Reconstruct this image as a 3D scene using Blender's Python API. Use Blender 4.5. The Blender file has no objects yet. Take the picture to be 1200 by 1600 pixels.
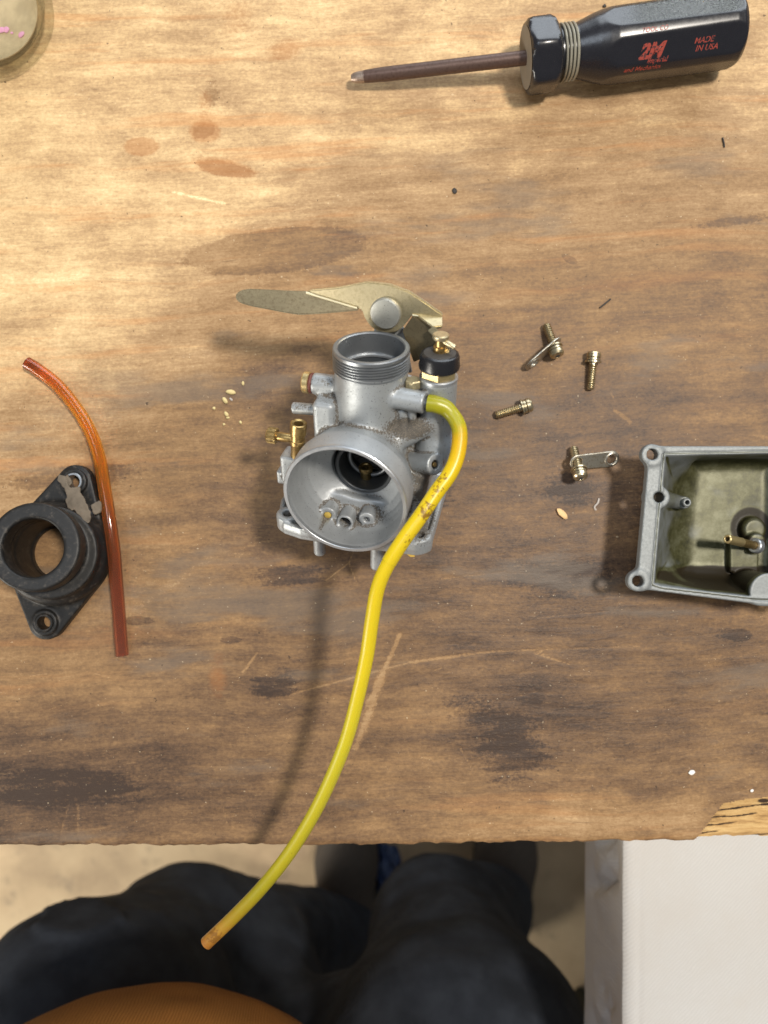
import bpy, bmesh, math, random
import numpy as np
import openvdb
from mathutils import Vector, Matrix
random.seed(7); RNG = np.random.default_rng(11)
S = bpy.context.scene; C = S.collection
MM = 0.001                       # everything below is written in millimetres; the table top is z = 0
CAM_H, FPX = 376.0, 1203.0       # camera height over the table, focal length for a 1200 px wide picture

# ---------------------------------------------------------------- camera, light, exposure
cam = bpy.data.cameras.new('camera'); cam_o = bpy.data.objects.new('camera', cam); C.objects.link(cam_o)
cam_o.location = (0, 0, CAM_H*MM); cam.sensor_width = 36; cam.lens = 36*FPX/1600
cam.clip_start = 0.01; cam.clip_end = 50
cam.dof.use_dof = True; cam.dof.focus_distance = 0.335; cam.dof.aperture_fstop = 8.0
S.camera = cam_o
W = bpy.data.worlds.new('World'); S.world = W; W.use_nodes = True
W.node_tree.nodes['Background'].inputs[0].default_value = (0.86, 0.92, 1.0, 1)
W.node_tree.nodes['Background'].inputs[1].default_value = 0.16
def area(name, loc, target, sx, sy, power, col):
    l = bpy.data.lights.new(name, 'AREA'); l.shape = 'RECTANGLE'; l.size = sx; l.size_y = sy; l.energy = power; l.color = col
    o = bpy.data.objects.new(name, l); C.objects.link(o); o.location = loc
    o.rotation_euler = (Vector(target)-Vector(loc)).to_track_quat('-Z', 'Y').to_euler()
area('ceiling_lamp', (0.56, 0.22, 1.6), (0, 0, 0), 0.18, 0.18, 31.0, (1.0, 0.925, 0.82))
area('window_light', (0.45, 1.45, 0.62), (0, -0.1, 0.05), 1.5, 1.0, 23.0, (0.86, 0.93, 1.0))
area('skylight', (-0.55, 0.25, 2.1), (0, 0, 0), 0.9, 0.6, 10.0, (0.80, 0.89, 1.0))
area('doorway_light', (-1.3, -0.9, 0.35), (-0.1, -0.6, -0.55), 0.6, 0.6, 23.0, (1.0, 0.94, 0.83))  # fill from the left for the floor, its source unseen
S.view_settings.view_transform = 'Standard'; S.view_settings.look = 'None'
S.view_settings.exposure = 0.0; S.view_settings.gamma = 1.0

# ---------------------------------------------------------------- helpers: node graphs
class NT:
    def __init__(s, name):
        s.m = bpy.data.materials.new(name); s.m.use_nodes = True; s.t = s.m.node_tree
        s.b = s.t.nodes['Principled BSDF']; s.out = s.t.nodes['Material Output']
    def node(s, typ, ins=None, **kw):
        n = s.t.nodes.new(typ)
        for k, v in kw.items(): setattr(n, k, v)
        for k, v in (ins or {}).items(): s.set(n.inputs[k], v)
        return n
    def set(s, sock, v):
        if isinstance(v, bpy.types.NodeSocket): s.t.links.new(v, sock)
        elif v is not None:
            if sock.type == 'RGBA' and len(v) == 3: v = (*v, 1)
            sock.default_value = v
    def P(s, **kw):
        for k, v in kw.items(): s.set(s.b.inputs[k.replace('_', ' ')], v)
        return s.m
    def math(s, op, a, b=None, c=None, clamp=False):
        n = s.t.nodes.new('ShaderNodeMath'); n.operation = op; n.use_clamp = clamp
        s.set(n.inputs[0], a)
        if b is not None: s.set(n.inputs[1], b)
        if c is not None: s.set(n.inputs[2], c)
        return n.outputs[0]
    def add(s, a, b): return s.math('ADD', a, b)
    def mul(s, a, b): return s.math('MULTIPLY', a, b)
    def pos(s, scale=(1000, 1000, 1000), rot=(0, 0, 0), loc=(0, 0, 0)):
        tc = s.node('ShaderNodeTexCoord')
        return s.node('ShaderNodeMapping', {'Vector': tc.outputs['Object'], 'Scale': scale, 'Rotation': rot, 'Location': loc}).outputs[0]
    def noise(s, vec, scale, detail=3, rough=0.55, dist=0.0, col=False):
        n = s.node('ShaderNodeTexNoise', {'Vector': vec, 'Scale': scale, 'Detail': detail, 'Roughness': rough, 'Distortion': dist})
        return n.outputs['Color' if col else 'Fac']
    def step(s, v, a, b, lo=0.0, hi=1.0):
        n = s.node('ShaderNodeMapRange', {'Value': v, 'From Min': a, 'From Max': b, 'To Min': lo, 'To Max': hi}, interpolation_type='SMOOTHSTEP')
        return n.outputs[0]
    def mix(s, f, a, b, mode='MIX'):
        n = s.t.nodes.new('ShaderNodeMix'); n.data_type = 'RGBA'; n.blend_type = mode
        s.set(n.inputs[0], f); s.set(n.inputs[6], a); s.set(n.inputs[7], b)
        return n.outputs[2]
    def attr(s, name): return s.node('ShaderNodeAttribute', attribute_name=name).outputs['Fac']
    def ramp(s, f, stops):
        n = s.t.nodes.new('ShaderNodeValToRGB'); s.set(n.inputs[0], f); e = n.color_ramp.elements
        while len(e) < len(stops): e.new(0.5)
        for k, (p, c) in zip(e, stops): k.position = p; k.color = (*c, 1)
        return n.outputs[0]
    def bump(s, h, strength, dist_mm):
        return s.node('ShaderNodeBump', {'Height': h, 'Strength': strength, 'Distance': dist_mm*MM}).outputs[0]
def srgb(r, g, b): return tuple(((v/255+0.055)/1.055)**2.4 if v > 10 else v/255/12.92 for v in (r, g, b))

# ---------------------------------------------------------------- materials
def wood_material():
    g = NT('worn_plywood'); v = g.pos(rot=(0, 0, math.radians(-2.5)))
    warp = g.noise(v, 0.012, 2, 0.45, col=True)
    wv = g.node('ShaderNodeVectorMath', {0: warp, 1: (0, 11, 0)}, operation='MULTIPLY').outputs[0]
    wv = g.node('ShaderNodeVectorMath', {0: v, 1: wv}, operation='ADD').outputs[0]
    def st(sx, sy): return g.node('ShaderNodeVectorMath', {0: wv, 1: (sx, sy, 0.3)}, operation='MULTIPLY').outputs[0]
    broad = g.noise(st(0.10, 1.0), 0.055, 5, 0.6)
    mid = g.noise(st(0.09, 1.0), 0.22, 5, 0.62)
    fine = g.noise(st(0.12, 1.0), 1.1, 4, 0.65)
    fleck = g.noise(v, 0.55, 5, 0.68)
    fleck2 = g.noise(st(0.35, 1.0), 0.50, 4, 0.7)
    micro = g.noise(st(0.45, 1.0), 1.35, 3, 0.75)
    blot = g.noise(st(0.55, 1.0), 0.075, 5, 0.62)
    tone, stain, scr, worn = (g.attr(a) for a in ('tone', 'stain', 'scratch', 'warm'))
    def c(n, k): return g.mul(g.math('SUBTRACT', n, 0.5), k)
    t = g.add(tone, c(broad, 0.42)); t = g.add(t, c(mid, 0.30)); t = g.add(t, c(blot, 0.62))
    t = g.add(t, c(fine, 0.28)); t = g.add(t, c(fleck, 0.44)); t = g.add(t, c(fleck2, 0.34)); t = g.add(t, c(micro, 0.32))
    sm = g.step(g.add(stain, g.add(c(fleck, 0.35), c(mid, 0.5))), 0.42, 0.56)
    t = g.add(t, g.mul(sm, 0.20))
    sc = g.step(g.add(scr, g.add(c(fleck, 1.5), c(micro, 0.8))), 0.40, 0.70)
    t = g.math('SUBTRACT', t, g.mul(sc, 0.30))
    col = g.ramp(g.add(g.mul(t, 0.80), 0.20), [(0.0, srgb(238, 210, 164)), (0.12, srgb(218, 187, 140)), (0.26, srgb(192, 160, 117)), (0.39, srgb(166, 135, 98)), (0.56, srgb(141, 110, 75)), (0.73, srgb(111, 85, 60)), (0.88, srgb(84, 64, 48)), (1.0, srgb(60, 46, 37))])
    # orange heartwood streaks, grey grime, pale worn fibre, dark pin specks
    org = g.mul(g.step(g.noise(st(0.07, 1.0), 0.13, 4, 0.6), 0.53, 0.70), g.step(tone, 0.75, 0.2))
    col = g.mix(g.mul(org, 0.36), col, srgb(196, 132, 74))
    gry = g.mul(g.step(g.noise(st(0.25, 1.0), 0.042, 5, 0.6), 0.55, 0.68), g.step(tone, 0.05, 0.45))
    col = g.mix(g.mul(gry, 0.55), col, srgb(108, 96, 84))
    fib = g.step(g.noise(st(0.16, 1.0), 1.0, 5, 0.75), 0.60, 0.70)
    col = g.mix(g.mul(fib, 0.42), col, srgb(172, 140, 98))
    dk = g.step(g.noise(st(0.06, 1.0), 0.62, 4, 0.7), 0.63, 0.74)
    col = g.mix(g.mul(dk, 0.35), col, srgb(70, 54, 42))
    wm = g.step(g.add(worn, g.add(c(fleck, 0.3), c(mid, 0.3))), 0.25, 0.48)
    col = g.mix(g.mul(wm, 0.42), col, srgb(164, 104, 52))
    pin = g.step(g.noise(v, 0.42, 2, 0.5), 0.735, 0.76)
    col = g.mix(g.mul(pin, 0.7), col, srgb(50, 38, 30))
    spk = g.step(g.noise(v, 0.62, 1, 0.5), 0.765, 0.785)
    col = g.mix(g.mul(spk, 0.35), col, srgb(225, 205, 170))
    h = g.add(g.mul(fine, 0.5), g.add(g.mul(mid, 0.6), g.mul(fleck, 0.5)))
    h = g.math('SUBTRACT', g.add(h, g.mul(micro, 0.6)), g.mul(sc, 0.15))
    return g.P(Base_Color=col, Roughness=g.step(t, 0.2, 0.9, 0.66, 0.50), Normal=g.bump(h, 0.55, 0.35), Specular_IOR_Level=0.3)
def core_material():
    g = NT('torn_plywood_core'); v = g.pos(scale=(120, 900, 900), rot=(0, 0, 0.10))
    n = g.noise(v, 0.5, 5, 0.7); n2 = g.noise(g.pos(), 0.9, 3)
    col = g.ramp(n, [(0.25, srgb(92, 66, 38)), (0.42, srgb(176, 138, 86)), (0.6, srgb(196, 162, 108)), (0.8, srgb(214, 184, 132))])
    col = g.mix(g.step(g.attr('dirt'), 0.12, 0.55), col, srgb(58, 42, 28))
    return g.P(Base_Color=col, Roughness=0.85, Normal=g.bump(g.add(n, n2), 0.8, 0.5))
def metal(name, base, rough, metallic, grain=0.25, speck=0.0, grain_scale=3.0, dirt_col=(0.042, 0.030, 0.017), var=0.25, tarnish=None):
    g = NT(name); v = g.pos()
    n = g.noise(v, grain_scale, 3, 0.6); big = g.noise(v, 0.12, 4, 0.6); md = g.noise(v, 0.8, 4, 0.65)
    col = g.mix(g.step(big, 0.3, 0.7, 0, var), base, tuple(b*0.55 for b in base))
    if tarnish: col = g.mix(g.step(md, 0.45, 0.72, 0, 0.8), col, tarnish)
    sp = g.step(g.noise(v, 1.6, 2, 0.5), 0.70-speck*0.06, 0.74-speck*0.06)
    col = g.mix(g.mul(sp, 0.85 if speck else 0.0), col, (0.03, 0.028, 0.025))
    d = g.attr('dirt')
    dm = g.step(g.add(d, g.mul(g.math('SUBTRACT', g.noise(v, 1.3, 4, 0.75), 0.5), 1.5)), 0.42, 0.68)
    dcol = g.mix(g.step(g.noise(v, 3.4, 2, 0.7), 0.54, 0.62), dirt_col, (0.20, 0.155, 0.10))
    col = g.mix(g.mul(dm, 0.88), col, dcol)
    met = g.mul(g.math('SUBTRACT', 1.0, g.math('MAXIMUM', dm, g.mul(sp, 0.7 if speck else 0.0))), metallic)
    ro = g.add(rough, g.add(g.mul(dm, 0.3), g.mul(g.math('SUBTRACT', md, 0.5), 0.25)))
    return g.P(Base_Color=col, Roughness=ro, Metallic=met, Normal=g.bump(g.add(g.mul(n, 0.7), md), grain, 0.12))
def flat(name, base, rough, metallic=0.0, vary=0.2, bump=0.1, scale=0.8, spec=0.5, dust=None, dust_amt=0.0, dust_scale=1.1):
    g = NT(name); v = g.pos(); n = g.noise(v, scale, 4, 0.65); big = g.noise(v, scale*0.15, 3)
    col = g.mix(g.mul(g.step(big, 0.3, 0.7), vary), base, tuple(b*0.5 for b in base))
    if dust:
        dn = g.step(g.noise(v, dust_scale, 5, 0.75), 0.66-dust_amt*0.2, 0.80-dust_amt*0.1)
        col = g.mix(dn, col, dust)
    return g.P(Base_Color=col, Roughness=g.add(rough, g.mul(g.math('SUBTRACT', n, 0.5), 0.2)), Metallic=metallic, Normal=g.bump(n, bump, 0.3), Specular_IOR_Level=spec)
def cloth(name, base, dark, freq, ang, bump, mottled=0.3, second=None):
    g = NT(name); v = g.pos(rot=(0, 0, ang)); v0 = g.pos()
    jit = g.noise(v0, 0.08, 2, col=True)
    vv = g.node('ShaderNodeVectorMath', {0: v, 1: g.node('ShaderNodeVectorMath', {0: jit, 1: (2.0, 2.0, 2.0)}, operation='MULTIPLY').outputs[0]}, operation='ADD').outputs[0]
    w = g.node('ShaderNodeTexWave', {'Vector': vv, 'Scale': freq, 'Distortion': 1.5, 'Detail': 2.0, 'Detail Scale': 3.0}, bands_direction='X').outputs['Fac']
    n = g.noise(v0, 0.03, 4, 0.6); f = g.noise(v0, 0.9, 3, 0.6)
    col = g.mix(g.mul(w, 0.6), base, dark)
    col = g.mix(g.mul(g.step(n, 0.35, 0.7), mottled), col, second or tuple(b*0.6 for b in base))
    return g.P(Base_Color=col, Roughness=0.92, Normal=g.bump(g.add(w, g.mul(f, 0.6)), bump, 0.5), Specular_IOR_Level=0.15)
def hose_material():
    g = NT('yellow_rubber_hose'); v = g.pos(); t = g.attr('along')
    n = g.noise(v, 0.25, 4, 0.6)
    col = g.ramp(g.add(t, g.mul(g.math('SUBTRACT', n, 0.5), 0.05)), [(0.0, (0.30, 0.29, 0.012)), (0.055, (0.33, 0.30, 0.012)), (0.085, (0.56, 0.33, 0.006)), (0.14, (0.60, 0.43, 0.008)), (0.45, (0.58, 0.45, 0.012)), (0.6, (0.46, 0.395, 0.018)), (0.80, (0.34, 0.29, 0.012)), (0.87, (0.27, 0.23, 0.010)), (0.93, (0.28, 0.19, 0.012)), (0.965, (0.33, 0.17, 0.022)), (1.0, (0.27, 0.11, 0.02))])  # olive lower stretch holds the shade near the person in its colour
    sm = g.step(g.noise(v, 0.45, 4, 0.7), 0.66, 0.74)
    col = g.mix(g.mul(sm, 0.5), col, (0.16, 0.08, 0.01))
    d = g.step(g.add(g.attr('dirt'), g.mul(g.math('SUBTRACT', g.noise(v, 0.7, 4, 0.7), 0.5), 1.6)), 0.50, 0.64)
    col = g.mix(g.mul(d, 0.85), col, (0.17, 0.075, 0.012))
    return g.P(Base_Color=col, Roughness=0.33, Specular_IOR_Level=0.45, Subsurface_Weight=0.15, Subsurface_Radius=(1.0, 0.6, 0.1), Subsurface_Scale=0.002, Normal=g.bump(n, 0.08, 0.4))
def amber_material():
    g = NT('amber_vinyl_tube'); t = g.attr('along')
    col = g.ramp(t, [(0.0, (0.45, 0.10, 0.04)), (0.06, (0.84, 0.30, 0.08)), (0.22, (0.95, 0.48, 0.08)), (0.42, (0.92, 0.40, 0.05)), (0.58, (0.64, 0.22, 0.07)), (0.75, (0.54, 0.18, 0.085)), (1.0, (0.58, 0.23, 0.14))])
    return g.P(Base_Color=col, Roughness=0.10, Transmission_Weight=0.88, IOR=1.42, Specular_IOR_Level=0.5)
def glass_material():
    g = NT('dusty_jar_glass'); v = g.pos()
    fr = g.node('ShaderNodeLayerWeight', {'Blend': 0.30, 'Normal': g.bump(g.noise(v, 0.10, 3), 0.5, 1.5)}).outputs['Facing']
    tr = g.node('ShaderNodeBsdfTransparent', {'Color': g.mix(g.math('POWER', fr, 2.0), (0.985, 0.985, 0.965, 1), (0.66, 0.67, 0.58, 1))})
    gl = g.node('ShaderNodeBsdfGlossy', {'Color': (0.9, 0.92, 0.9, 1), 'Roughness': 0.08, 'Normal': g.bump(g.noise(v, 0.10, 3), 0.3, 1.5)})
    df = g.node('ShaderNodeBsdfDiffuse', {'Color': (0.50, 0.44, 0.30, 1)})
    m1 = g.node('ShaderNodeMixShader', {0: g.add(0.03, g.mul(g.math('POWER', fr, 3.0), 0.55)), 1: tr.outputs[0], 2: gl.outputs[0]})
    m2 = g.node('ShaderNodeMixShader', {0: g.step(g.noise(v, 0.18, 4, 0.7), 0.45, 0.8, 0.01, 0.10), 1: m1.outputs[0], 2: df.outputs[0]})
    g.t.links.new(m2.outputs[0], g.out.inputs['Surface']); return g.m
def print_material():
    g = NT('worn_red_print'); v = g.pos(); n = g.noise(v, 0.9, 4, 0.75)
    return g.P(Base_Color=g.mix(g.step(n, 0.50, 0.60), (0.29, 0.045, 0.030), (0.02, 0.018, 0.02)), Roughness=0.5)
def concrete_material():
    g = NT('stained_concrete'); v = g.pos(); n = g.noise(v, 0.006, 5, 0.6); m = g.noise(v, 0.03, 4, 0.6)
    col = g.ramp(n, [(0.3, srgb(158, 136, 110)), (0.5, srgb(196, 172, 138)), (0.7, srgb(214, 192, 156))])
    col = g.mix(g.step(m, 0.55, 0.75, 0, 0.5), col, srgb(130, 116, 100))
    return g.P(Base_Color=col, Roughness=0.85, Normal=g.bump(m, 0.3, 2))
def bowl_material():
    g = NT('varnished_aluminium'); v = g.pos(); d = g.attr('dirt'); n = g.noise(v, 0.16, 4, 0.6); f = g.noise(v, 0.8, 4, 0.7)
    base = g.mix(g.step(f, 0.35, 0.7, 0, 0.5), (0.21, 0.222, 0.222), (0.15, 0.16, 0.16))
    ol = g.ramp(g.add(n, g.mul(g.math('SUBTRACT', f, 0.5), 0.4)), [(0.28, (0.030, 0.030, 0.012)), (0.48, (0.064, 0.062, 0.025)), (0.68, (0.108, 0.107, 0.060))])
    ol = g.mix(g.step(d, 0.72, 1.0), ol, (0.020, 0.015, 0.008))  # near-black end: front-wall shadow put into the colour, and recess grime
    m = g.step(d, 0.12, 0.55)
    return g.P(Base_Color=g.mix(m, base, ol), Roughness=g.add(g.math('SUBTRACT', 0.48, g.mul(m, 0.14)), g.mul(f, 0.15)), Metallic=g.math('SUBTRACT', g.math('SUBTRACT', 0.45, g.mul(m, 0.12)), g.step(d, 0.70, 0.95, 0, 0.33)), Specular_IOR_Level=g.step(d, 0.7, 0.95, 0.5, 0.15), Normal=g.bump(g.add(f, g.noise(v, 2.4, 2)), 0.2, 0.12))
M = dict(
    thread=metal('threaded_aluminium', (0.30, 0.315, 0.33), 0.38, 0.8, 0.1, 0.3, 2.0),
    bore=flat('oily_bore', (0.045, 0.050, 0.055), 0.55, 0, 0.3, 0.05, 0.8, 0.25),  # bore wall coloured dark for the shade inside the barrel
    deep=flat('sooty_bore', (0.02, 0.02, 0.022), 0.5),  # near-black colour standing for shade deep in the bores
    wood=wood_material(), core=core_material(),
    side=flat('plywood_edge', (0.30, 0.20, 0.11), 0.8),
    alu=metal('cast_aluminium', (0.38, 0.40, 0.41), 0.46, 0.52, 0.60, 0.75, 2.4),
    alu_smooth=metal('turned_aluminium', (0.46, 0.48, 0.50), 0.36, 0.75, 0.10, 0.2, 2.0),
    bell=metal('machined_bell', (0.37, 0.385, 0.395), 0.47, 0.48, 0.38, 0.5, 2.2, var=0.25),
    bowl=bowl_material(),
    dark=metal('blackened_zinc', (0.10, 0.105, 0.11), 0.45, 0.6, 0.10, 0.2),
    slide=metal('worn_slide', (0.30, 0.31, 0.32), 0.40, 0.8, 0.10, 0.2),
    gold=metal('zinc_plated_steel', (0.62, 0.535, 0.34), 0.40, 0.85, 0.30, 0.0, 2.6, var=0.3, tarnish=(0.42, 0.35, 0.21)),
    crease=metal('rubbed_fold', (0.62, 0.55, 0.37), 0.42, 0.8, 0.2, 0.0, 2.6, var=0.2),
    gold_dark=metal('tarnished_plated_steel', (0.30, 0.24, 0.14), 0.40, 0.85, 0.4, 0.0, 2.6, var=0.35, tarnish=(0.18, 0.135, 0.08)),
    pivot=metal('grey_rivet', (0.46, 0.46, 0.42), 0.5, 0.7, 0.3, 0.5),
    brass=metal('aged_brass', (0.46, 0.32, 0.13), 0.36, 0.9, 0.12, 0.2, tarnish=(0.17, 0.10, 0.04)),
    brass_bright=metal('bright_brass', (0.66, 0.51, 0.25), 0.34, 0.85, 0.1, 0.1),
    jet=flat('jet_brass', (0.85, 0.60, 0.14), 0.35, 0.5),
    screw=metal('yellow_zinc_screw', (0.58, 0.50, 0.33), 0.30, 0.9, 0.12, 0.3, tarnish=(0.28, 0.20, 0.10)),
    tab=metal('nickel_tab', (0.50, 0.47, 0.40), 0.36, 0.85, 0.15, 0.3, tarnish=(0.26, 0.20, 0.12)),
    rust=metal('rusty_shaft', (0.105, 0.065, 0.052), 0.45, 0.45, 0.25, 0.3, 1.6, tarnish=(0.060, 0.030, 0.022)),
    tip=metal('scraped_steel', (0.42, 0.33, 0.27), 0.45, 0.8, 0.3, 0.3, 1.5, tarnish=(0.16, 0.09, 0.06)),
    ring=flat('dull_ferrule', (0.30, 0.28, 0.22), 0.45, 0.4),
    oring=flat('red_brown_o_ring', (0.13, 0.035, 0.022), 0.55),
    cap=flat('black_rubber_cap', (0.012, 0.012, 0.014), 0.28, 0, 0.2, 0.05, 0.6, 0.5),
    capdirt=metal('dusty_cap_top', (0.05, 0.045, 0.04), 0.8, 0.0, 0.4, 0.0),
    rubber=flat('aged_black_rubber', (0.013, 0.0125, 0.012), 0.48, 0, 0.3, 0.2, 0.7, 0.32, (0.062, 0.053, 0.044), 0.75, 0.30),
    flap=flat('dried_gasket', (0.15, 0.12, 0.088), 0.8, 0, 0.6, 0.5, 0.9, 0.3, (0.04, 0.032, 0.025), 0.4, 0.6),
    handle=flat('black_acetate', (0.012, 0.012, 0.016), 0.27, 0, 0.2, 0.02, 0.5, 0.6, (0.16, 0.16, 0.165), -0.30, 0.9),
    face=flat('dusty_face', (0.20, 0.17, 0.13), 0.7),
    print=print_material(), hose=hose_material(), amber=amber_material(), glass=glass_material(),
    pink=flat('pink_scrap', (0.80, 0.36, 0.62), 0.6), residue=flat('jar_residue', (0.62, 0.49, 0.32), 0.5, 0, 0.5),
    crumb=flat('pale_crumb', (0.62, 0.50, 0.24), 0.8), chip=flat('wood_chip', (0.76, 0.50, 0.24), 0.75),
    white=flat('white_chip', (0.80, 0.78, 0.74), 0.7), fibre=flat('grey_fibre', (0.45, 0.40, 0.36), 0.7),
    dust=flat('sawdust', (0.62, 0.50, 0.34), 0.9), black=flat('black_speck', (0.03, 0.025, 0.02), 0.7),
    denim=cloth('dark_denim', (0.032, 0.037, 0.048), (0.018, 0.021, 0.027), 0.35, 0.7, 0.7, 0.40, (0.068, 0.080, 0.102)),
    jacket=cloth('brown_twill', (0.235, 0.098, 0.022), (0.15, 0.06, 0.013), 0.20, 0.6, 0.5, 0.35, (0.27, 0.10, 0.020)),
    canvas=cloth('white_twill', (0.63, 0.615, 0.59), (0.535, 0.52, 0.50), 0.17, 0.75, 0.3, 0.6, (0.58, 0.55, 0.51)),
    blue=cloth('blue_cloth', (0.022, 0.040, 0.11), (0.010, 0.018, 0.05), 0.5, 0.4, 0.4, 0.6, (0.16, 0.20, 0.30)),
    shoe=flat('black_shoe', (0.010, 0.010, 0.011), 0.5), shoe_top=flat('grey_suede', (0.075, 0.062, 0.05), 0.85),
    stool=flat('dark_stool', (0.018, 0.020, 0.012), 0.55), concrete=concrete_material())

# ---------------------------------------------------------------- helpers: meshes (world millimetres in, one object out)
def empty(name, loc, label, cat, group=None):
    o = bpy.data.objects.new(name, None); C.objects.link(o); o.location = Vector(loc)*MM; o.empty_display_size = 0.01
    return tag(o, label, cat, group)
def tag(o, label, cat, group=None):
    o['label'] = label; o['category'] = cat
    if group: o['group'] = group
    return o
def base_of(parent):
    p = Vector((0, 0, 0))
    while parent is not None: p += parent.location; parent = parent.parent
    return p/MM
def build(name, V, F, mat, parent=None, xf=None, loc=None, sharp=35, attrs=None, mats=None):
    """V in mm (world, or local to xf); loc gives a top-level mesh its own origin"""
    V = np.asarray(V, dtype=float).reshape(-1, 3)
    if xf is not None: V = V @ xf[0].T + xf[1]
    org = base_of(parent) if parent is not None else Vector(loc or (0, 0, 0))
    me = bpy.data.meshes.new(name)
    Vm = (V - np.array(org))*MM
    if isinstance(F, np.ndarray):
        n = len(F); k = F.shape[1]
        me.vertices.add(len(Vm)); me.vertices.foreach_set('co', Vm.astype(np.float32).ravel())
        me.loops.add(n*k); me.loops.foreach_set('vertex_index', F.astype(np.int32).ravel())
        me.polygons.add(n); me.polygons.foreach_set('loop_start', np.arange(0, n*k, k, dtype=np.int32))
        me.update(calc_edges=True); me.validate()
    else:
        me.from_pydata(Vm.tolist(), [], F)
    me.materials.append(mat)
    for k, a in (attrs or {}).items():
        at = me.attributes.new(k, 'FLOAT', 'POINT'); at.data.foreach_set('value', np.asarray(a, dtype=np.float32))
    me.shade_smooth()
    if sharp is not None: me.set_sharp_from_angle(angle=math.radians(sharp))
    o = bpy.data.objects.new(name, me); C.objects.link(o)
    if parent is not None: o.parent = parent
    else: o.location = org*MM
    return o
def frame(p, axis, up=(0.013, 1, 0.017)):
    z = np.asarray(axis, float); z /= np.linalg.norm(z); u = np.asarray(up, float)
    x = np.cross(u, z); 
    if np.linalg.norm(x) < 1e-3: x = np.cross((1, 0, 0), z)
    x /= np.linalg.norm(x); y = np.cross(z, x)
    return np.stack([x, y, z], 1), np.asarray(p, float)
def compose(outer, inner):           # inner frame expressed in outer frame
    return outer[0] @ inner[0], outer[0] @ inner[1] + outer[1]
class Geo:
    def __init__(s): s.v = []; s.f = []; s.at = {}
    def add(s, V, F, xf=None):
        V = np.asarray(V, float)
        if xf is not None: V = V @ xf[0].T + xf[1]
        o = len(s.v); s.v += V.tolist(); s.f += [tuple(i+o for i in f) for f in F]; return s
def lathe_vf(prof, n=48, closed=False, rfun=None):
    V = []; F = []; m = len(prof)
    for (r, z) in prof:
        for k in range(n):
            a = 2*math.pi*k/n; rr = rfun(r, z, a) if rfun else r
            V.append((rr*math.cos(a), rr*math.sin(a), z))
    for i in range(m if closed else m-1):
        j = (i+1) % m
        for k in range(n): F.append((i*n+k, i*n+(k+1) % n, j*n+(k+1) % n, j*n+k))
    if not closed:
        if prof[0][0] > 1e-6: F.append(tuple(range(n-1, -1, -1)))
        if prof[-1][0] > 1e-6: F.append(tuple((m-1)*n+k for k in range(n)))
    return V, F
def lathe(name, prof, mat, parent=None, xf=None, n=48, closed=False, rfun=None, **kw):
    V, F = lathe_vf(prof, n, closed, rfun); return build(name, V, F, mat, parent, xf, **kw)
def cyl_prof(r, z0, z1, b=0.4): return [(0, z0), (r-b, z0), (r-b*0.3, z0+b*0.3), (r, z0+b), (r, z1-b), (r-b*0.3, z1-b*0.3), (r-b, z1), (0, z1)]
def pipe_prof(ro, ri, z0, z1, b=0.3): return [(ri, z0), (ro-b, z0), (ro, z0+b), (ro, z1-b), (ro-b, z1), (ri+b*0.5, z1), (ri, z1-b*0.5)]
def catmull(P, k=10):
    P = np.asarray(P, float); Q = np.vstack([2*P[0]-P[1], P, 2*P[-1]-P[-2]]); out = []
    for i in range(1, len(Q)-2):
        for t in np.linspace(0, 1, k, endpoint=False):
            a, b, c, d = Q[i-1:i+3]
            out.append(0.5*((2*b)+(c-a)*t+(2*a-5*b+4*c-d)*t*t+(3*b-a-3*c+d)*t**3))
    return np.array(out+[P[-1]])
def tube_vf(path, ro, ri=0.0, n=24, rvar=None):
    """solid (ri=0) or hollow tube along a path; returns V, F, t-along"""
    P = np.asarray(path, float); T = np.gradient(P, axis=0); T /= np.linalg.norm(T, axis=1)[:, None]
    up = np.array([0, 0, 1.0]); 
    if abs(T[0] @ up) > 0.95: up = np.array([1.0, 0, 0])
    x = np.cross(up, T[0]); x /= np.linalg.norm(x); V = []; tt = []; F = []
    L = np.concatenate([[0], np.cumsum(np.linalg.norm(np.diff(P, axis=0), axis=1))]); L /= L[-1]
    Xs = []
    for t in T:
        x = x-(x @ t)*t; x /= np.linalg.norm(x); Xs.append((x.copy(), np.cross(t, x)))
    order = [(i, ro) for i in range(len(P))]
    if ri > 0: order += [(i, ri) for i in range(len(P)-1, -1, -1)]
    for i, r in order:
        rr = r*(rvar(L[i]) if rvar else 1)
        for k in range(n):
            a = 2*math.pi*k/n; V.append(P[i]+rr*(math.cos(a)*Xs[i][0]+math.sin(a)*Xs[i][1])); tt.append(L[i])
    m = len(order)
    for i in range(m if ri > 0 else m-1):
        j = (i+1) % m
        for k in range(n): F.append((i*n+k, i*n+(k+1) % n, j*n+(k+1) % n, j*n+k))
    if ri == 0: F.append(tuple(range(n-1, -1, -1))); F.append(tuple((m-1)*n+k for k in range(n)))
    return V, F, tt
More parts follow.
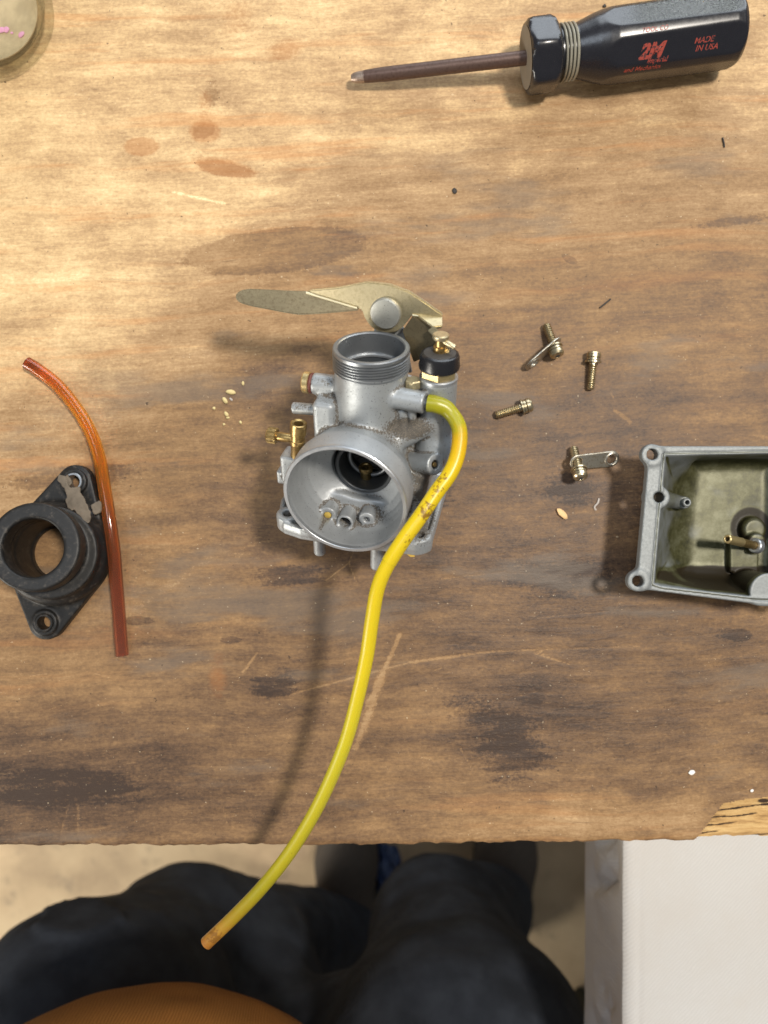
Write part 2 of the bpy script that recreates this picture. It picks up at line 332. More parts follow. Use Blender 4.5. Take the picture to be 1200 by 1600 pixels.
def plate_vf(poly, th, bev=0.3):
    """3-D polygon (planar) given a thickness along its normal and bevelled edges"""
    P = np.asarray(poly, float); c = P.mean(0); nrm = np.zeros(3)
    for i in range(len(P)): nrm += np.cross(P[i]-c, P[(i+1) % len(P)]-c)
    nrm /= np.linalg.norm(nrm)
    bm = bmesh.new(); vs = [bm.verts.new(p-nrm*th/2) for p in P]; f = bm.faces.new(vs)
    r = bmesh.ops.extrude_face_region(bm, geom=[f])
    bmesh.ops.translate(bm, verts=[g for g in r['geom'] if isinstance(g, bmesh.types.BMVert)], vec=Vector(nrm*th))
    bmesh.ops.recalc_face_normals(bm, faces=bm.faces)
    if bev: bmesh.ops.bevel(bm, geom=[e for e in bm.edges], offset=bev, segments=2, affect='EDGES', clamp_overlap=True)
    bm.verts.index_update(); V = [tuple(v.co) for v in bm.verts]; F = [tuple(v.index for v in f.verts) for f in bm.faces]; bm.free()
    return V, F
def arc(c, r, a0, a1, n):
    return [(c[0]+r*math.cos(math.radians(a0+(a1-a0)*i/(n-1))), c[1]+r*math.sin(math.radians(a0+(a1-a0)*i/(n-1)))) for i in range(n)]
def box_vf(lo, hi, bev=0.5):
    bm = bmesh.new(); bmesh.ops.create_cube(bm, size=1)
    for v in bm.verts: v.co = Vector([lo[i]+(hi[i]-lo[i])*(v.co[i]+0.5) for i in range(3)])
    if bev: bmesh.ops.bevel(bm, geom=list(bm.edges), offset=bev, segments=3, affect='EDGES')
    bm.verts.index_update(); V = [tuple(v.co) for v in bm.verts]; F = [tuple(v.index for v in f.verts) for f in bm.faces]; bm.free()
    return V, F
# signed-distance modelling (cast shapes with fillets): fields on a grid, meshed by openvdb
def sdf_mesh(fn, lo, hi, h):
    ax = [np.arange(lo[i], hi[i]+h, h, dtype=np.float32) for i in range(3)]
    x, y, z = ax[0][:, None, None], ax[1][None, :, None], ax[2][None, None, :]
    D = np.ascontiguousarray(np.broadcast_to(fn(x, y, z), [len(a) for a in ax]).astype(np.float32))
    g = openvdb.FloatGrid(); g.copyFromArray(D); p, q = g.convertToQuads(isovalue=0.0)[:2]
    return np.asarray(p, float)*h+np.array(lo), np.asarray(q)
def sl(x, y, z, P, Q):
    P = np.array(P, np.float32); Q = np.array(Q, np.float32); d = Q-P; L = float(np.linalg.norm(d)); d = d/L
    t = (x-P[0])*d[0]+(y-P[1])*d[1]+(z-P[2])*d[2]
    r2 = (x-P[0]-t*d[0])**2+(y-P[1]-t*d[1])**2+(z-P[2]-t*d[2])**2
    return t, np.sqrt(np.maximum(r2, 0)), L
def s_cyl(x, y, z, P, Q, r, rd=0.4):
    t, q, L = sl(x, y, z, P, Q); a = q-(r-rd); b = np.abs(t-L/2)-(L/2-rd)
    return np.minimum(np.maximum(a, b), 0)+np.sqrt(np.maximum(a, 0)**2+np.maximum(b, 0)**2)-rd
def s_cap(x, y, z, P, Q, r0, r1):
    t, q, L = sl(x, y, z, P, Q); u = np.clip(t/L, 0, 1)
    return np.sqrt((t-u*L)**2+q*q)-(r0+(r1-r0)*u)
def s_box(x, y, z, c, hf, rd=0.5, R=None):
    p = [x-c[0], y-c[1], z-c[2]]
    if R is not None: p = [R[0][i]*p[0]+R[1][i]*p[1]+R[2][i]*p[2] for i in range(3)]
    q = [np.abs(p[i])-(hf[i]-rd) for i in range(3)]
    return np.sqrt(sum(np.maximum(k, 0)**2 for k in q))+np.minimum(np.maximum(np.maximum(q[0], q[1]), q[2]), 0)-rd
def s_sph(x, y, z, c, r): return np.sqrt((x-c[0])**2+(y-c[1])**2+(z-c[2])**2)-r
def s_ell(x, y, z, c, r):
    k = np.sqrt(((x-c[0])/r[0])**2+((y-c[1])/r[1])**2+((z-c[2])/r[2])**2)
    return (k-1)*min(r)
def s_poly(u, v, P):
    P = np.asarray(P, np.float32); n = len(P); d = None; s = 1.0
    for i in range(n):
        a = P[i]; b = P[i-1]; e = b-a; wx = u-a[0]; wy = v-a[1]
        h = np.clip((wx*e[0]+wy*e[1])/(e @ e), 0, 1); dd = (wx-e[0]*h)**2+(wy-e[1]*h)**2
        d = dd if d is None else np.minimum(d, dd)
        c1 = v >= a[1]; c2 = v < b[1]; c3 = (e[0]*wy) > (e[1]*wx)
        flip = (c1 & c2 & c3) | (~c1 & ~c2 & ~c3); s = np.where(flip, -s, s)
    return s*np.sqrt(d)
def slab(d2, w, lo, hi, rd=0.4):
    a = d2+rd; b = np.abs(w-(lo+hi)/2)-((hi-lo)/2-rd)
    return np.minimum(np.maximum(a, b), 0)+np.sqrt(np.maximum(a, 0)**2+np.maximum(b, 0)**2)-rd
def smin(a, b, k):
    h = np.maximum(k-np.abs(a-b), 0)/k; return np.minimum(a, b)-h*h*k*0.25
def smax(a, b, k): return -smin(-a, -b, k)
def smoothstep(e0, e1, x):
    t = np.clip((x-e0)/(e1-e0), 0, 1); return t*t*(3-2*t)
_perm = RNG.random((64, 64, 64)).astype(np.float32)
def vnoise(x, y, z=0.0):
    x, y, z = np.broadcast_arrays(np.asarray(x, float), np.asarray(y, float), np.asarray(z, float))
    i = [np.floor(a).astype(int) for a in (x, y, z)]; f = [a-b for a, b in zip((x, y, z), i)]; f = [t*t*(3-2*t) for t in f]; out = 0
    for a in (0, 1):
        for b in (0, 1):
            for c in (0, 1):
                w = (f[0] if a else 1-f[0])*(f[1] if b else 1-f[1])*(f[2] if c else 1-f[2])
                out = out+w*_perm[(i[0]+a) % 64, (i[1]+b) % 64, (i[2]+c) % 64]
    return out
def fbm(x, y, z=0.0, o=4):
    s = 0; a = 0.5
    for k in range(o): s = s+a*vnoise(x*2**k+k*7.3, y*2**k+k*3.1, np.asarray(z)*2**k+k*5.7); a *= 0.5
    return s/(1-0.5**o)
def at(px, py, z=0.0):               # where a sight line of the photograph meets the height z (used to measure positions)
    k = (CAM_H-z)/FPX; return np.array([(px-600)*k, -(py-800)*k, z])

# ---------------------------------------------------------------- setting: floor
V, F = box_vf((-2600, -2600, -800), (2600, 2600, -760), 0)
o = build('floor', V, F, M['concrete'], sharp=None); o['kind'] = 'structure'

# ---------------------------------------------------------------- workbench
EDGE = lambda x: -162.6+0.9*(fbm(x*0.09, 3.1)-0.5)*2+0.8*(vnoise(x*0.35, 9.0)-0.5)+np.clip((x+30)/220, 0, 1)*3.0
CHIP = [(150.5, -161.0), (165.5, -141.5), (176, -139.6), (192, -138.2), (215, -138.0), (240, -141), (238, -170), (150, -170)]
def axis_samples(lo, hi, vlo, vhi, fine, coarse):
    return np.unique(np.concatenate([np.arange(lo, vlo, coarse), np.arange(vlo, vhi, fine), np.arange(vhi, hi+coarse, coarse)]))
def make_bench():
    root = empty('workbench', (0, 100, -760), 'large brown stained plywood workbench top with a chipped front edge', 'workbench')
    xs = axis_samples(-620, 620, -204, 204, 0.8, 6.0); vs = np.unique(np.concatenate([np.linspace(0, 430, 540), np.linspace(430, 900, 90)]))
    X, T = np.meshgrid(xs, vs, indexing='ij'); E = EDGE(X); Y = E+T
    warpx = X+6*(fbm(X*0.02, Y*0.06, 1.0)-0.5); warpy = Y+14*(fbm(X*0.015, Y*0.05, 5.0)-0.5)
    PX = 600+warpx*FPX/CAM_H; PY = 800-warpy*FPX/CAM_H
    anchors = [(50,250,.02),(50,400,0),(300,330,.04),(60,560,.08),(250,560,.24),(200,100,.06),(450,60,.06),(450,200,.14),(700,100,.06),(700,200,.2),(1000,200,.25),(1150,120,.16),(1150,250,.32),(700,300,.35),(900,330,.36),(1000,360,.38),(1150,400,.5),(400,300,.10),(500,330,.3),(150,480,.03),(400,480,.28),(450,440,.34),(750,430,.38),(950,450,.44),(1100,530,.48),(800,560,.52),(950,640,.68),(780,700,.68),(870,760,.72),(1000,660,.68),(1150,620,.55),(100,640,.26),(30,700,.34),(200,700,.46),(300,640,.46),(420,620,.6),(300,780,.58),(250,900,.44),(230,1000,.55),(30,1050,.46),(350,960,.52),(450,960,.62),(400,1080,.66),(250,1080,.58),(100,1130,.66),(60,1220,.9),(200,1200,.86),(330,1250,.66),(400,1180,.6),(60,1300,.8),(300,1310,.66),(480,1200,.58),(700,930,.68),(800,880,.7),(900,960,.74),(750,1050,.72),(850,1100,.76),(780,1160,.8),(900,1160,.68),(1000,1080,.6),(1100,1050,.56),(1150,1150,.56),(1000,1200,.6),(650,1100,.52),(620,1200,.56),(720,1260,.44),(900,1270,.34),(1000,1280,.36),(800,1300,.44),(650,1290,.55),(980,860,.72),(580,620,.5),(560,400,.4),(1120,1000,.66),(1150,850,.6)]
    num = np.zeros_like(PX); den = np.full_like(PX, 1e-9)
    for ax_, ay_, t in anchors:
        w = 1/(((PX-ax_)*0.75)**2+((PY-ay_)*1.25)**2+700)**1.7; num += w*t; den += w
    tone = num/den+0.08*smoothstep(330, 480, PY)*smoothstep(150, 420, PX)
    P0 = 600+X*FPX/CAM_H; Q0 = 800-Y*FPX/CAM_H; stain = np.zeros_like(X); warm = np.zeros_like(X); scr = np.zeros_like(X)
    def blob(arr, cx, cy, rx, ry, rot, k=1.0):
        a = math.radians(rot); dx = P0-cx; dy = Q0-cy; u = (dx*math.cos(a)+dy*math.sin(a))/rx; v = (-dx*math.sin(a)+dy*math.cos(a))/ry
        np.maximum(arr, k*np.exp(-0.69*(u*u+v*v)**1.2), out=arr)
    for b in [(430,392,122,29,-6,1.35),(350,264,48,13,12,.85),(318,205,22,13,-20,.8),(330,150,20,38,5,.55),(800,1170,85,85,0,.58),(430,1070,55,35,-10,.6),(90,1232,190,42,0,.6),(740,1110,80,45,10,.55),(450,900,90,26,0,.6),(880,905,120,40,0,.62),(215,970,24,8,0,.9),(360,1000,18,6,0,.9),(890,405,14,6,30,.9),(660,770,60,38,0,.62),(890,760,60,40,0,.6),(1150,345,90,10,-8,.6),(120,745,150,26,-5,.62),(1155,992,20,11,0,.95),(1140,990,40,20,0,.5),(735,700,40,20,0,.5)]:
        blob(stain, *b)
    for b in [(221,229,23,13,0),(320,206,22,16,0,.9),(350,262,50,14,12,.7),(370,30,42,60,0,.35),(445,78,40,22,-15,.45),(320,170,18,40,5,.4),(430,398,118,27,-6,.26),(340,1060,20,50,0,.4)]:
        blob(warm, *b)
    segs = [(625,992,575,1100,9,1),(600,1050,556,1168,12,.9),(455,1085,640,1035,4,.9),(640,1035,770,1018,6,.9),(770,1018,1000,1010,3,.8),(836,1021,890,1038,3,1),(200,960,330,870,20,.55),(300,935,380,862,14,.5),(360,862,420,845,8,.6),(508,908,545,880,3,1),(545,880,556,908,3,1),(545,880,552,862,3,.9),(380,1050,402,1020,4,.9),(690,905,790,893,3,.8),(840,965,950,955,3,.8),(960,955,975,925,3,.7),(930,915,945,925,4,.9),(790,1093,840,1080,3,.7),(720,1170,740,1205,3,.8),(1000,1000,1180,985,3,.5),(270,300,350,318,5,.9),(108,1255,95,1305,5,.7),(122,1255,122,1305,5,.7),(720,1255,730,1310,3,.5),(960,640,985,660,6,.9),(955,615,962,628,4,.8),(640,660,690,655,3,.5),(900,1000,1000,985,3,.5),(1090,1030,1200,1022,4,.6),(60,1175,160,1165,3,.5),(600,910,700,935,3,.5)]
    for x0, y0, x1, y1, w, k in segs:
        ex, ey = x1-x0, y1-y0; h = np.clip(((P0-x0)*ex+(Q0-y0)*ey)/(ex*ex+ey*ey), 0, 1)
        d = np.hypot(P0-x0-ex*h, Q0-y0-ey*h); np.maximum(scr, 0.80*k*np.clip(1.15-(d/w)*(0.7+0.9*vnoise(P0*0.06, Q0*0.06, 3.0)), 0, 1), out=scr)
    for k in range(120):              # small random knife nicks
        cx, cy = RNG.uniform(0, 1200), RNG.uniform(820, 1310); a = RNG.normal(0, 0.25) if RNG.random() < 0.7 else RNG.uniform(0, 3.1); L = RNG.uniform(6, 40)
        ex, ey = math.cos(a)*L, -math.sin(a)*L; m = (np.abs(P0-cx) < 60) & (np.abs(Q0-cy) < 60)
        if not m.any(): continue
        h = np.clip(((P0[m]-cx)*ex+(Q0[m]-cy)*ey)/(L*L), 0, 1); d = np.hypot(P0[m]-cx-ex*h, Q0[m]-cy-ey*h)
        scr[m] = np.maximum(scr[m], RNG.uniform(.25, .62)*np.clip(1.2-d/2.0, 0, 1))
    Z = 0.35*(fbm(X*0.05, Y*0.25, 2.0)-0.5)-0.15*scr
    Z -= np.where(T < 2.5, (1-T/2.5)**2*(0.5+0.7*vnoise(X*0.2, 4.0)), 0)
    chip = s_poly(X.astype(np.float32), Y.astype(np.float32), CHIP)
    nx, nv = X.shape; idx = np.arange(nx*nv).reshape(nx, nv)
    Fq = np.stack([idx[:-1, :-1], idx[1:, :-1], idx[1:, 1:], idx[:-1, 1:]], -1).reshape(-1, 4)
    keep = chip.ravel()[Fq].max(1) > -0.2; V = np.stack([X, Y, Z], -1).reshape(-1, 3)
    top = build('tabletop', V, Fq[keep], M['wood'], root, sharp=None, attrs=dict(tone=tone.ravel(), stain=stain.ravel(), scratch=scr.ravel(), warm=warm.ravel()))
    # torn core where the face veneer has broken away
    cx = np.arange(148, 242, 0.45); cv = np.arange(0, 30, 0.45); CX, CT = np.meshgrid(cx, cv, indexing='ij'); CY = EDGE(CX)+0.8+CT
    lay = CY+0.10*(CX-150)*-1+2.2*(fbm(CX*0.08, CY*0.3, 8)-0.5)
    cr = np.abs(((lay/3.6) % 1.0)-0.5)*2; crack = smoothstep(0.74, 0.95, cr)*smoothstep(0.34, 0.52, fbm(CX*0.05, CY*0.15, 3.0))
    CZ = -1.7+1.3*(fbm(CX*0.10, CY*0.5, 4.0)-0.5)-1.6*crack
    hole = np.exp(-(((CX-186.5)/3.0)**2+((CY+141.8)/1.0)**2)); CZ -= 1.5*hole
    CZ -= np.where(CT < 1.5, (1.5-CT)*0.5, 0); n2, m2 = CX.shape; id2 = np.arange(n2*m2).reshape(n2, m2)
    F2 = np.stack([id2[:-1, :-1], id2[1:, :-1], id2[1:, 1:], id2[:-1, 1:]], -1).reshape(-1, 4)
    inside = s_poly(CX.astype(np.float32), CY.astype(np.float32), CHIP).ravel()[F2].min(1) < 1.2
    o = build('exposed_core', np.stack([CX, CY, CZ], -1).reshape(-1, 3), F2[inside], M['core'], root, sharp=None, attrs=dict(dirt=np.maximum(crack, hole).ravel()))
    o['label'] = 'pale torn plywood core at the broken front corner'
    # body of the board and its legs
    n = 60; ex = np.linspace(-619, 619, n*4); ey = EDGE(ex)+0.35; g = Geo(); Vb = []; 
    for x, y in zip(ex, ey): Vb += [(x, y, -4.2), (x, y, -19), (x, 730, -19), (x, 730, -1.5)]
    Fb = []
    for i in range(len(ex)-1):
        a = i*4; b = a+4
        for k in range(3): Fb.append((a+k, a+k+1, b+k+1, b+k))
    build('board_edge', Vb, Fb, M['side'], root, sharp=None)
    # thin face veneer, proud of the core along the front except at the break
    ex2 = np.linspace(-619, 150, 500); ey2 = EDGE(ex2); Vv = []
    for x, y in zip(ex2, ey2): Vv += [(x, y+0.02, -0.6), (x, y+0.10, -4.4)]
    Fv = [(2*i, 2*i+1, 2*i+3, 2*i+2) for i in range(len(ex2)-1)]
    build('face_veneer', Vv, Fv, M['side'], root, sharp=None)
    for sx in (-560, 560):
        for sy in (40, 660):
            V, F = box_vf((sx-35, sy-35, -760), (sx+35, sy+35, -20), 2); build('leg', V, F, M['side'], root)
make_bench()

# ---------------------------------------------------------------- carburettor
e37, psi = math.radians(37), math.radians(14)
_B = np.array([0, math.cos(e37), math.sin(e37)]); _A0 = np.array([0, -math.sin(e37), math.cos(e37)]); _X = np.array([1.0, 0, 0])
_A = math.cos(psi)*_A0-math.sin(psi)*_X; _S = math.cos(psi)*_X+math.sin(psi)*_A0
CF = (np.stack([_S, _B, _A], 1), np.array([-5, 24.5, 46.0]))          # columns: side, barrel axis, bell axis
def cw(p): return CF[0] @ np.array(p, float)+CF[1]
def cfr(p, axis): return compose(CF, frame(p, axis))
FL = [(-38, 14), (-36, 22), (-31, 30), (-23, 32), (18, 31), (26, 30.5), (31.5, 26), (30.5, -24), (26, -31), (-30, -31), (-38, -21)]
def carb_field(s, b, a):
    P = lambda f, *k, **w: f(s, b, a, *k, **w)
    barrel = P(s_cyl, (0, -14, 0), (0, 43, 0), 14.7, 0.4)
    bx, by = s+2.6, b+1.0; rad = np.sqrt(bx*bx+by*by)
    Ro = np.interp(a, [-40, 2, 8, 13, 18, 21.5, 22.2, 40], [15.5, 16.5, 18.5, 22.5, 24.0, 24.7, 25.4, 25.4]).astype(np.float32)
    bell = np.maximum(np.maximum((rad-Ro)*0.85, a-34.0), -(a+0))
    Ri = np.interp(a, [-40, 8, 9.5, 11.5, 14, 17, 20, 24, 28, 31.5, 33.2, 34.5], [12.2, 12.2, 12.8, 15.4, 18.4, 20.8, 22.0, 23.0, 23.4, 23.65, 24.0, 24.4]).astype(np.float32)
    cav = np.maximum((rad-Ri)*0.8, -(a+60))
    body = smin(P(s_box, (-4, -14, -2), (23, 9, 22), 4), P(s_cyl, (0, 0, -36), (0, 0, 16), 16.0), 5)
    body = smin(body, P(s_cyl, (0, 0, -46), (0, 0, -30), 17.5, 1), 2)
    body = smin(body, barrel, 5)
    fl = slab(s_poly(s, a, FL)+0*b, b, -26.3, -22.0, 0.7)
    for c in [(26.2, 24.6), (-31, 24), (25.5, -25), (-32, -25)]: fl = smin(fl, P(s_cyl, (c[0], -26.3, c[1]), (c[0], -19.2, c[1]), 5.2, 0.8), 1.5)
    rim = slab(np.abs(s_poly(s, a, FL)+1.0)-1.0+0*b, b, -24, -20.2, 0.5); fl = smin(fl, rim, 1)
    body = smin(body, fl, 3)
    # left side bosses
    body = smin(body, P(s_cyl, (-10, 31, 0), (-24.6, 31, 0), 4.4, 0.5), 2.0)
    body = smin(body, P(s_box, (-17.5, 16, 5), (4.6, 12.2, 6.5), 2), 2.5)
    body = smin(body, P(s_cyl, (-18, 21.4, 4), (-33, 20.6, 4), 2.45, 0.3), 1.0)
    body = smin(body, P(s_box, (-33, -5.5, 8), (4.6, 7, 5), 1.5), 2)
    body = smin(body, P(s_box, (-37, -12, 6), (4.0, 3.4, 4), 1), 1.5)
    # right side: nipple boss, struts, starter-plunger housing, grimy rib, screw boss
    body = smin(body, P(s_cyl, (10, 33, 7), (23.6, 32.7, 8), 4.3, 0.5), 1.5)
    body = smin(body, P(s_cyl, (18.6, 30, 8), (18.6, 14, 6), 1.7, 0.3), 1.2)
    body = smin(body, P(s_cyl, (14.5, 28, 6), (14.5, 14, 6), 2.6, 0.3), 1.2)
    body = smin(body, P(s_box, (17, 18, -3), (9, 14, 4.5), 2), 2)
    body = smin(body, P(s_cap, (6, 12, 12), (26.5, 21.5, 2), 5.2, 4.2), 2.0)
    body = smin(body, P(s_cyl, (27, 7, -1), (27, 39.3, -1), 7.4, 0.5), 1.0)
    body = smin(body, P(s_sph, (28.5, 9, 0), 8.6), 2.0)
    body = smin(body, P(s_cyl, (26.5, -2, -1), (27, 6, -1), 6.6, 2), 1.5)
    body = smin(body, P(s_cyl, (18, 1.6, 4), (29.6, 7.4, 12.0), 4.3, 0.5), 1.6)
    body = smin(body, P(s_box, (21, -12, 2), (5, 12, 17), 2.5), 3)
    # drain posts under the bell
    body = smin(body, P(s_cyl, (-21, -24, 15), (-21.2, -47, 15), 2.7, 0.4), 0.6)
    body = smin(body, P(s_cyl, (7.4, -24, 20), (6.6, -46, 19), 2.9, 0.4), 0.6)
    body = np.maximum(body, -cav)
    sh = np.maximum(smin(bell, body, 3.0), -cav)
    # ledge with three jet bosses inside the bell
    bump = 1.6*np.exp(-((s+12)/6)**2)+0.8*np.exp(-((s-5)/6)**2)
    led = smax(smax(b-(-14.4+bump)+0*a, (a-15.0+0.20*(b+20)), 2.0), rad-23.1, 1.0); led = np.maximum(led, -a+6)
    for c, r, l in [((-14.5, -19.8), 3.9, 21.0), ((-6.4, -21.2), 3.6, 22.5), ((2.6, -19.4), 3.5, 20.5)]:
        led = smin(led, P(s_cyl, (c[0], c[1], 8), (c[0], c[1], l), r, 0.5), 0.9)
    sh = smin(sh, led, 1.2)
    for c, r, l in [((-14.5, -19.8), 1.7, 20.0), ((-6.4, -21.2), 2.5, 10.0), ((2.6, -19.4), 1.3, 18.5)]:
        sh = np.maximum(sh, -P(s_cyl, (c[0], c[1], l), (c[0], c[1], 30), r, 0.05))
    # bores and holes
    sh = np.maximum(sh, -P(s_cyl, (0, -6, 0), (0, 60, 0), 12.4, 0.05))
    sh = np.maximum(sh, -P(s_cyl, (0, 40.6, 0), (0, 60, 0), 13.1, 0.05))
    for c in [(26.2, 24.6), (-31, 24), (25.5, -25), (-32, -25)]: sh = np.maximum(sh, -P(s_cyl, (c[0], -30, c[1]), (c[0], -10, c[1]), 2.3, 0.05))
    n = np.array([11.6, 5.8, 8.0]); n /= np.linalg.norm(n); e = np.array([29.6, 7.4, 12.0])
    sh = np.maximum(sh, -P(s_cyl, tuple(e-n*2.5), tuple(e+n*3), 1.9, 0.05))
    return sh
def carb_dirt(V):
    s, b, a = V.T; n = fbm(s*0.35, b*0.35, a*0.35)
    def sp(c, r, k=1.0): return k*np.exp(-0.7*(((s-c[0])/r[0])**2+((b-c[1])/r[1])**2+((a-c[2])/r[2])**2)**1.3)
    d = np.zeros(len(V))
    for c, r, k in [((17, 21, 8), (11, 5, 9), .95), ((10, 17, 13), (10, 4, 6), .6), ((26, -3, 14), (7, 8, 10), .9), ((27, -18, 16), (5, 6, 16), .85), ((24, 38, -8), (9, 3, 9), .6), ((-4, -24, 17), (16, 3.0, 6), .72), ((9, -20, 16), (8, 5, 6), .58), ((-18, 34, 3), (6, 2, 5), .5), ((-17, 28, 5), (6, 1.5, 6), .5), ((-28, 22.5, 5), (7, 1.5, 4), .55), ((20, 36, 6), (5, 2, 4), .4), ((8, 16, 16), (16, 5, 4), .45), ((-8, -27, 30), (12, 3, 5), .28)]:
        np.maximum(d, sp(c, r, k), out=d)
    return d
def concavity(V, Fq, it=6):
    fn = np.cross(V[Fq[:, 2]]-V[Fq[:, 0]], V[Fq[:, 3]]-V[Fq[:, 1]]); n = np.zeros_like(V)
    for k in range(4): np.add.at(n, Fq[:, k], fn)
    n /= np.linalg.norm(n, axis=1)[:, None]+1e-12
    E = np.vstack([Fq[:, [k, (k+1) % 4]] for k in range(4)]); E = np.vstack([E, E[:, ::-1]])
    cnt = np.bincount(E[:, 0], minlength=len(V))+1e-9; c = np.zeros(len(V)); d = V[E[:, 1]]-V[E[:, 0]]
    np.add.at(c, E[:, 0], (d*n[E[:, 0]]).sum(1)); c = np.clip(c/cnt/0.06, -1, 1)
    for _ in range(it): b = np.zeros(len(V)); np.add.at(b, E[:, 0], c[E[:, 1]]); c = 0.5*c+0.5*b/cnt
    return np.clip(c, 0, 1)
def make_carb():
    low = cw((-38, -26.3, -21))
    root = empty('carburetor', (float(low[0]), float(low[1]), 0), 'grey cast aluminium carburettor with threaded barrel and wide intake bell lying tilted mid bench', 'carburetor')
    V, Fq = sdf_mesh(carb_field, (-43, -49, -47.5), (38, 44.5, 36), 0.5)
    # custom normals straight from the field keep the seams between parts smooth
    h = 0.6; gn = []
    D = lambda Q: np.array([float(0)])
    dirt = carb_dirt(V); cav_ = concavity(V, Fq); dirt = np.maximum(dirt, np.clip(cav_*2.2, 0, 0.66)*(V[:, 1] < 40))  # grime spots plus darkening in concave creases
    c = V[Fq].mean(1); rad = np.hypot(c[:, 0]+2.6, c[:, 1]+1)
    is_bell = (c[:, 2] > 9) & (rad < 25.8) & ((rad > 22.7) | (c[:, 2] > 9)) & ((c[:, 2] > 21.0) | (rad < np.interp(c[:, 2], [8, 13, 18, 21], [17.5, 20.9, 23.3, 24.1])))
    is_bore = (np.hypot(c[:, 0], c[:, 2]) < 12.75) & (c[:, 1] > -6.3) & (c[:, 1] < 40.4) & (np.abs(c[:, 2]) < 12.7) & (c[:, 1] > 8)
    is_barrel = (~is_bell) & (~is_bore) & (c[:, 1] > 17) & (np.hypot(c[:, 0], c[:, 2]) < 15.1)
    # vertex normals of the whole casting, reused on each piece
    fn = np.cross(V[Fq[:, 2]]-V[Fq[:, 0]], V[Fq[:, 3]]-V[Fq[:, 1]]); vn = np.zeros_like(V)
    for k in range(4): np.add.at(vn, Fq[:, k], fn)
    vn /= np.linalg.norm(vn, axis=1)[:, None]+1e-12; vn = vn @ CF[0].T
    out = {}
    for nm, m, mat in [('casting', ~(is_bell | is_barrel | is_bore), M['alu']), ('slide_bore', is_bore, M['bore']), ('intake_bell', is_bell, M['bell']), ('barrel', is_barrel, M['alu'])]:
        f = Fq[m]; u, inv = np.unique(f, return_inverse=True)
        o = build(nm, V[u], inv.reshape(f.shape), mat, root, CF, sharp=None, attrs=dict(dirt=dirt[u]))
        if len(o.data.vertices) == len(u): o.data.normals_split_custom_set_from_vertices(vn[u].tolist())
        out[nm] = o
    # bell rim, turned bright
    lathe('bell_rim', pipe_prof(25.55, 23.8, 32.4, 34.15, 0.35), M['alu_smooth'], out['intake_bell'], compose(CF, (np.eye(3), np.array([-2.6, -1.0, 0]))), 96, True)
    # threaded collar: six turns
    xb = compose(CF, frame((0, 0, 0), (0, 1, 0)))
    pr = [(13.05, 40.5), (14.7, 40.5)]
    for k in range(6): z = 41.0+k*1.15; pr += [(14.2, z), (15.25, z+0.45), (15.25, z+0.65), (14.2, z+1.08)]
    pr += [(14.6, 48.0), (15.1, 48.3), (15.1, 49.6), (14.7, 50.0), (13.5, 50.0), (13.05, 49.6)]
    lathe('threaded_collar', pr, M['thread'], out['barrel'], xb, 96, True, sharp=25)
    lathe('bore_ledge', pipe_prof(13.2, 11.9, 40.0, 40.9, 0.2), M['alu_smooth'], out['barrel'], xb, 72, True)
    # throat: dark plug added for the bore's shade, split guide ring and brass needle jet
    xa = compose(CF, (np.eye(3), np.array([-1.0, -0.5, 0])))
    lathe('throat_ring', pipe_prof(12.6, 10.9, -6, 10.4, 0.6), M['dark'], root, xa, 64, True)
    lathe('throttle_slide', cyl_prof(12.2, 15, 22, 0.5), M['deep'], root, compose(CF, frame((0, 0, 0), (0, 1, 0))), 48)
    g = Geo(); pr = []
    for k in range(41):
        an = math.radians(-258+k*(258+62)/40)
        if abs(math.degrees(an)+92) < 5: continue
        pr.append(an)
    for seg in (pr[:sum(1 for a in pr if math.degrees(a) < -92)], pr[sum(1 for a in pr if math.degrees(a) < -92):]):
        if len(seg) < 3: continue
        V2, F2, _ = tube_vf([(-1+8.6*math.cos(a), -0.6+8.2*math.sin(a), 2.0) for a in seg], 1.0, 0, 8); g.add(V2, F2)
    build('guide_ring', g.v, g.f, M['slide'], root, CF)
    lathe('needle_jet', [(1.5, -13), (2.4, -13), (2.4, -7.4), (3.1, -7.2), (3.1, -5.6), (2.9, -5.3), (2.0, -5.3), (1.7, -5.7)], M['brass'], root, cfr((-2.6, 0, 2.2), (0, 1, 0.1)), 32, True)
    lathe('venturi_back', [(0, -24), (12.0, -24), (12.0, -23), (0, -23)], M['deep'], root, CF, 32)
    for c, z, mt, r in [((-14.5, -19.8), 20.9, 'jet', 1.55), ((2.6, -19.4), 19.2, 'slide', 1.25)]:
        if mt == 'jet': pf = cyl_prof(r, z-3, z+0.05, 0.25)
        else: pf = pipe_prof(r, 0.5, z-3, z+0.3, 0.2)
        lathe('air_jet', pf, M[mt], out['intake_bell'], compose(CF, (np.eye(3), np.array([c[0], c[1], 0]))), 24, mt != 'jet')
    # left side: throttle stop screw, air screw, brass breather
    t = lathe('stop_screw', [(0, 24.2), (3.0, 24.2), (3.0, 26.0), (4.2, 26.1), (4.5, 26.4), (4.5, 28.4), (4.1, 28.9), (1.0, 28.9), (0.8, 28.2), (0, 28.2)], M['brass_bright'], root, cfr((0, 31, 0), (-1, 0, 0)), 40)
    lathe('o_ring', [(3.2+1.1*math.cos(a), 25.4+0.95*math.sin(a)) for a in np.linspace(0, 2*math.pi, 12, endpoint=False)], M['oring'], t, cfr((0, 31, 0), (-1, 0, 0)), 40, True)
    ax_ = np.array((2.0, 16.5, 0)); 
    f = cfr((-30.6, 0, 10), (1.9, 16.5, 0))
